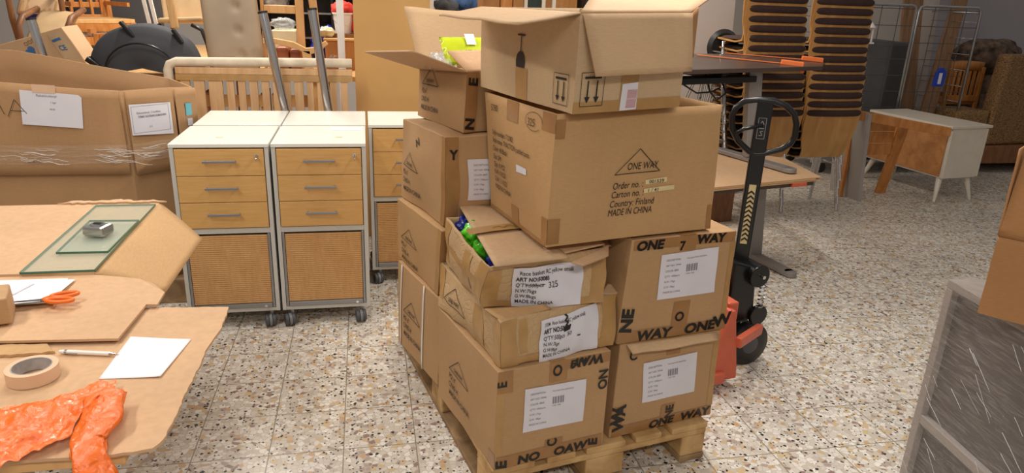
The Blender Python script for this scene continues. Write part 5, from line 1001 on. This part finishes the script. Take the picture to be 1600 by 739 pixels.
# black bag
t = thing('round_black_bag', 'large round black fabric bag with two straps behind the container', 'bag', (-1.24, 4.55, 1.0))
def bagf(u, v):
    a = u*math.pi; r = .325*(1-.06*math.cos(a*2)); y = (v-.5)*2; k = (1-abs(y)**3)**.5 if abs(y) < 1 else 0
    x = -math.cos(a)*r*(.86+.14*k)*1.0; z = math.sin(a)*.285*(.8+.2*k); p = Vector((-1.235+x, 4.55+y*.10+.04*math.sin(a), 1.001+max(0, z))); return p+noise.noise_vector(p*7)*.008*(1 if z > .02 else 0)
m = MB(); m.grid(bagf, 34, 10)
for yy, s in ((0, -1), (1, 1)): m.grid(lambda u, v, yy=yy: Vector((-1.235, 4.55+(yy-.5)*.22, 1.05))*(1-v)+bagf(u, yy)*v+Vector((0, (yy-.5)*.06*math.sin(v*3.14), 0)), 34, 8)
m.build('bag_shell', 'darkfab', t, smooth=True, merge=True)
MB().tube([(-1.235+.19*math.cos(a), 4.425-.012, 1.02+.17*math.sin(a)) for a in [math.pi*k/16 for k in range(17)]], .005, 8).build('piping', 'black', t, smooth=True)
MB().bar((-1.27, 4.50, 1.215), (-1.335, 4.50, 1.30), .045, .02).build('strap', 'black', t, bevel=.005); MB().bar((-1.02, 4.50, 1.19), (-1.065, 4.50, 1.265), .04, .02).build('strap', 'black', t, bevel=.005); MB().bar((-1.46, 4.46, 1.05), (-1.52, 4.46, 1.10), .05, .03).build('strap', 'black', t, bevel=.005)
# red and white striped poles
for k, x in enumerate((-1.335, -1.295)):
    t = thing('striped_pole', ['left', 'right'][k]+' of two white and red striped poles behind the black bag', 'pole', (x, 5.1, 1.0)); MB().bar((x+.03, 5.1, 1.002), (x-.005, 5.1, 1.25), .02, .02).build('red_end', 'red', t); MB().bar((x-.005, 5.1, 1.2505), (x-.03, 5.1, 1.45), .02, .02).build('white_band', 'white', t)
# beige lounge seat
t = thing('bentwood_armchair', 'beige leather armchair with pale bentwood arm above the black bag', 'armchair', (-1.1, 5.0, 1.0))
MB().hexa([(-1.27, 4.98, 1.275), (-1.0, 4.98, 1.29), (-.98, 5.3, 1.26), (-1.25, 5.3, 1.26), (-1.26, 4.98, 1.305), (-1.0, 4.98, 1.32), (-.98, 5.3, 1.29), (-1.25, 5.3, 1.29)]).build('seat', 'leather2', t, bevel=.012)
MB().hexa([(-1.28, 5.2, 1.28), (-1.02, 5.2, 1.29), (-1.02, 5.24, 1.29), (-1.28, 5.24, 1.28), (-1.34, 5.36, 1.75), (-1.08, 5.36, 1.75), (-1.08, 5.40, 1.75), (-1.34, 5.40, 1.75)]).build('backrest', 'leather2', t, bevel=.012)
MB().bar((-1.145, 4.90, 1.25), (-1.175, 4.92, 1.60), .045, .03).build('arm', 'palewood', t, bevel=.006)
MB().tube([(-1.06, 4.96, 1.27), (-1.0, 4.95, 1.24), (-.975, 4.95, 1.15), (-.96, 4.95, 1.001)], .012, 10).tube([(-1.25, 5.28, 1.265), (-1.25, 5.28, 1.001)], .012, 8).tube([(-1.26, 5.0, 1.27), (-1.26, 5.0, 1.001)], .012, 8).build('leg', 'dark', t, smooth=True)
# tufted cushion
t = thing('tufted_cushion', 'tall beige leather chair cushion with buttons behind the slatted bed side', 'cushion', (-.79, 4.8, 1.0))
but = [(.62, .20), (.62, .48), (.62, .76), (.62, 1.04)]
def cu(side):
    def f(u, v):
        x = -.975+.335*u+.03*(1-v)-.03*v*0; zz = 1.002+.62*v; e = ((1-(2*u-1)**10)*(1-(2*v-1)**14))**.5 if 0 < u < 1 and 0 < v < 1 else 0
        w = 1-.30*max(0, .14-v)/.14*((2*u-1)**6); x = -.8075+(x+.8075)*w
        dp = sum(.014*math.exp(-(((u-a)*.34)**2+((v-b/1.2)*.62)**2)/.0006) for a, b in but)
        return Vector((x-.04*v*.4, 4.80+.10*v+side*(.045*e-dp*(side != 0)), zz))
    return f
m = MB(); m.grid(cu(-1), 40, 50); m.grid(cu(1), 16, 16); m.build('cushion_body', 'leather', t, smooth=True, merge=True)
for a, b in but:
    p = cu(-1)(a, b/1.2); MB().lathe(p+Vector((0, .004, 0)), [(.001, -.006), (.006, -.004), (.008, 0)], 14, (0, 1, 0)).build('button', 'leather', t, smooth=True)
# wooden frame chair with rust cushions
t = thing('rust_armchair', 'pale wooden armchair with rust leather cushions behind the slatted bed side', 'armchair', (-.4, 4.75, 1.0))
MB().prism([(-.60, 4.66, 1.215), (-.55, 4.66, 1.222), (-.42, 4.66, 1.20), (-.35, 4.66, 1.165), (-.30, 4.66, 1.17), (-.23, 4.66, 1.212), (-.215, 4.66, 1.19), (-.27, 4.66, 1.145), (-.33, 4.66, 1.125), (-.40, 4.66, 1.155), (-.52, 4.66, 1.185), (-.60, 4.66, 1.185)], (0, .04, 0)).build('arm', 'palewood', t, bevel=.004)
MB().box(-.575, -.545, 4.66, 4.70, 1.001, 1.19).build('leg', 'palewood', t, bevel=.003); MB().hexa([(-.36, 4.66, 1.001), (-.30, 4.66, 1.001), (-.30, 4.70, 1.001), (-.36, 4.70, 1.001), (-.375, 4.66, 1.15), (-.325, 4.66, 1.15), (-.325, 4.70, 1.15), (-.375, 4.70, 1.15)]).build('leg', 'palewood', t, bevel=.003)
MB().box(-.54, -.455, 4.71, 4.95, 1.03, 1.165).build('cushion', 'redfab', t, bevel=.02); MB().box(-.453, -.38, 4.71, 4.95, 1.03, 1.155).build('cushion', 'redfab', t, bevel=.02); MB().box(-.545, -.30, 4.70, 5.0, 1.001, 1.028).build('seat_frame', 'palewood', t)
t = thing('pale_chair_frame', 'pale birch chair frame with long posts right of the tufted cushion', 'chair', (-.4, 4.85, 1.0))
MB().box(-.425, -.375, 4.97, 5.01, 1.001, 1.75).build('post', 'palewood', t, bevel=.004); MB().box(-.62, -.4255, 4.97, 5.0, 1.355, 1.405).build('rail', 'palewood', t, bevel=.004)
MB().hexa([(-.31, 4.90, 1.215), (-.27, 4.90, 1.235), (-.27, 4.93, 1.235), (-.31, 4.93, 1.215), (-.37, 4.90, 1.75), (-.31, 4.90, 1.75), (-.31, 4.93, 1.75), (-.37, 4.93, 1.75)]).build('arm', 'palewood', t, bevel=.008)
MB().box(-.64, -.6205, 4.97, 5.0, 1.001, 1.6).build('post', 'palewood', t, bevel=.004)
# shelf with boxes, clothes
t = thing('dark_shelving', 'dark shelf unit filled with things behind the birch chair', 'shelf', (-.2, 5.5, 1.0))
MB().box(-.78, .1, 5.78, 5.80, 1.001, 1.9).build('back_panel', 'darkshelf', t)  # shelf back in a plain dark brown
for z in (1.17, 1.34, 1.52): MB().box(-.78, .1, 5.45, 5.78, z, z+.012).build('shelf_board', 'steel', t)
for x in (-.80, -.22, .10): MB().box(x, x+.018, 5.43, 5.80, 1.001, 1.9).build('upright', 'desk_frame', t)
tag(MB().box(-.60, -.44, 5.1, 5.35, 1.001, 1.243).build('cream_box', 'yellowish', None, bevel=.006), 'cream plastic box left of the birch chair post', 'box')
blob('grey_cloth', 'pale grey crumpled cloth on the cream box', 'cloth', (-.53, 5.2, 1.28), .08, 'clearbag', 50, (1, 1, .5)); blob('blue_cloth', 'dark blue bundle on the dark shelf', 'cloth', (-.26, 5.3, 1.13), .13, 'navy', 51, (.8, 1, 1)); blob('grey_bundle', 'grey bundle above the cream box', 'cloth', (-.60, 5.55, 1.42), .09, 'masking_core', 52)
blob('stuffed_toy', 'small tan plush on the shelf left of the white bucket', 'plush toy', (-.24, 5.1, 1.24), .055, 'yellowish', 53); blob('brown_figurine', 'small brown figurine right of the rust armchair', 'figurine', (-.195, 4.78, 1.06), .045, 'darkwood', 54, (.8, 1, 1.3))
t = thing('oak_cupboard', 'oak cupboard under the white bucket behind the white post', 'cabinet', (-.1, 5.2, 1.0)); MB().box(-.25, -.0, 5.0, 5.4, 1.001, 1.19).build('body', 'cupboard', t, bevel=.003); MB().box(-.26, .01, 4.99, 5.41, 1.1905, 1.205).build('top_panel', 'palewood', t, bevel=.003); MB().box(-.21, -.04, 5.1, 5.3, 1.2055, 1.23).build('dark_tray', 'darkwood', t)
t = thing('white_bucket', 'white bucket with a wire handle on the oak cupboard', 'bucket', (-.13, 5.2, 1.231)); MB().lathe(t.location, [(.055, 0), (.068, .12), (.074, .125), (.074, .135), (.066, .135), (.053, .01)], 28).build('pail', 'white', t, smooth='angle'); MB().tube([(-.13+.07*math.cos(a), 5.13, 1.345-.06*math.sin(a)) for a in [math.pi*k/10 for k in range(11)]], .002, 6).build('wire_handle', 'steel', t)
blob('red_cloth', 'red cloth hanging over the white bucket', 'cloth', (-.13, 5.22, 1.385), .075, 'red', 60, (1, 1, .7)); blob('red_cloth', 'end of red cloth drooping right of the white bucket', 'cloth', (-.045, 5.18, 1.30), .04, 'red', 61, (.6, .8, 2.2))
t = thing('white_post', 'slim white post standing in front of the oak cupboard', 'post', (-.13, 4.7, 0)); MB().box(-.155, -.112, 4.605, 4.617, 0, 1.9).build('shaft', 'white', t, bevel=.003); MB().box(-.19, -.08, 4.56, 4.6195, 0, .012).build('base_plate', 'white', t)
# behind the panel
blob('blue_clothes', 'bundle of blue checked clothes behind the stack, left of the wooden cupboards', 'cloth', (.80, 5.75, 1.42), .17, 'blue2', 70, (1, .7, 1)); blob('dark_clothes', 'dark clothes hanging left of the blue bundle', 'cloth', (.62, 5.6, 1.40), .09, 'darkfab', 71, (1, .7, 1))
tag(MB().box(.44, .47, 5.0, 5.03, 0, 1.9).build('white_post', 'white', None, bevel=.003), 'white square post right of the fibreboard panel', 'post')
t = thing('clothes_rack', 'low bench behind the stack holding the clothes bundles', 'bench', (.75, 5.7, 0)); MB().box(.45, 1.0, 5.5, 6.0, 1.24, 1.27).build('bench_top', 'desk_top', t)
for x in (.5, .97): MB().tube([(x, 5.6, 0), (x, 5.6, 1.2395)], .015, 8).tube([(x, 5.9, 0), (x, 5.9, 1.2395)], .015, 8).build('leg', 'dark', t)
for k, (x0, x1, mt) in enumerate(((.82, .93, 'cupboard'), (.935, 1.02, 'chairwood'), (1.025, 1.10, 'cupboard'))):
    tag(MB().box(x0, x1, 5.05, 5.35, 0, 1.8).build('tall_cupboard', mt, None, bevel=.004), ['leftmost', 'middle', 'right'][k]+' of three narrow wooden cupboards behind the top carton', 'cabinet')
t = thing('oak_wardrobe', 'oak wardrobe with pale rails and a dark green speckled panel behind the top carton', 'cabinet', (1.3, 5.2, 0)); MB().box(1.105, 1.50, 5.1, 5.5, 0, 1.9).build('body', 'cupboard', t, bevel=.004)
MB().box(1.14, 1.23, 5.085, 5.099, .3, 1.85).build('green_panel', 'green_dark', t); 
for x in (1.107, 1.235, 1.31): MB().box(x, x+.025, 5.07, 5.0985, .1, 1.88).build('pale_rail', 'white_wood', t)
tag(MB().box(1.52, 1.75, 5.0, 5.3, 0, 1.75).build('black_cabinet', 'dark', None, bevel=.06), 'rounded black cabinet behind the raised flap of the top carton', 'cabinet')
tag(MB().hexa([(2.95, 5.28, 0), (3.06, 5.28, 0), (3.06, 5.31, 0), (2.95, 5.31, 0), (3.23, 5.42, 1.9), (3.36, 5.42, 1.9), (3.36, 5.45, 1.9), (3.23, 5.45, 1.9)]).build('wooden_board', 'ply', None, bevel=.003), 'slanting wooden board standing between the two chair stacks', 'board')
Cu = Carton('carton', 'small dark brown carton on the floor under the lowered desk', [(2.32, 4.50, .001), (2.62, 4.55, .001), (2.56, 4.85, .001), (2.26, 4.80, .001), (2.32, 4.50, .30), (2.62, 4.55, .30), (2.56, 4.85, .30), (2.26, 4.80, .30)], 'darkwood', amp=.003, seed=61)
for k, (x0, x1, lab) in enumerate(((-1.0, -.62, 'left'), (-.58, -.22, 'right'))):
    t = thing('wooden_crate', lab+' of two pale wooden crates seen through the slatted bed side', 'crate', ((x0+x1)/2, 4.8, .481))
    for z in (.49, .59, .69, .79): MB().box(x0, x1, 4.74, 4.752, z, z+.075).build('front_board', 'palewood', t, bevel=.002)
    for x in (x0, x1-.03): MB().box(x, x+.03, 4.753, 5.04, .482, .87).build('side_board', 'palewood', t, bevel=.002)
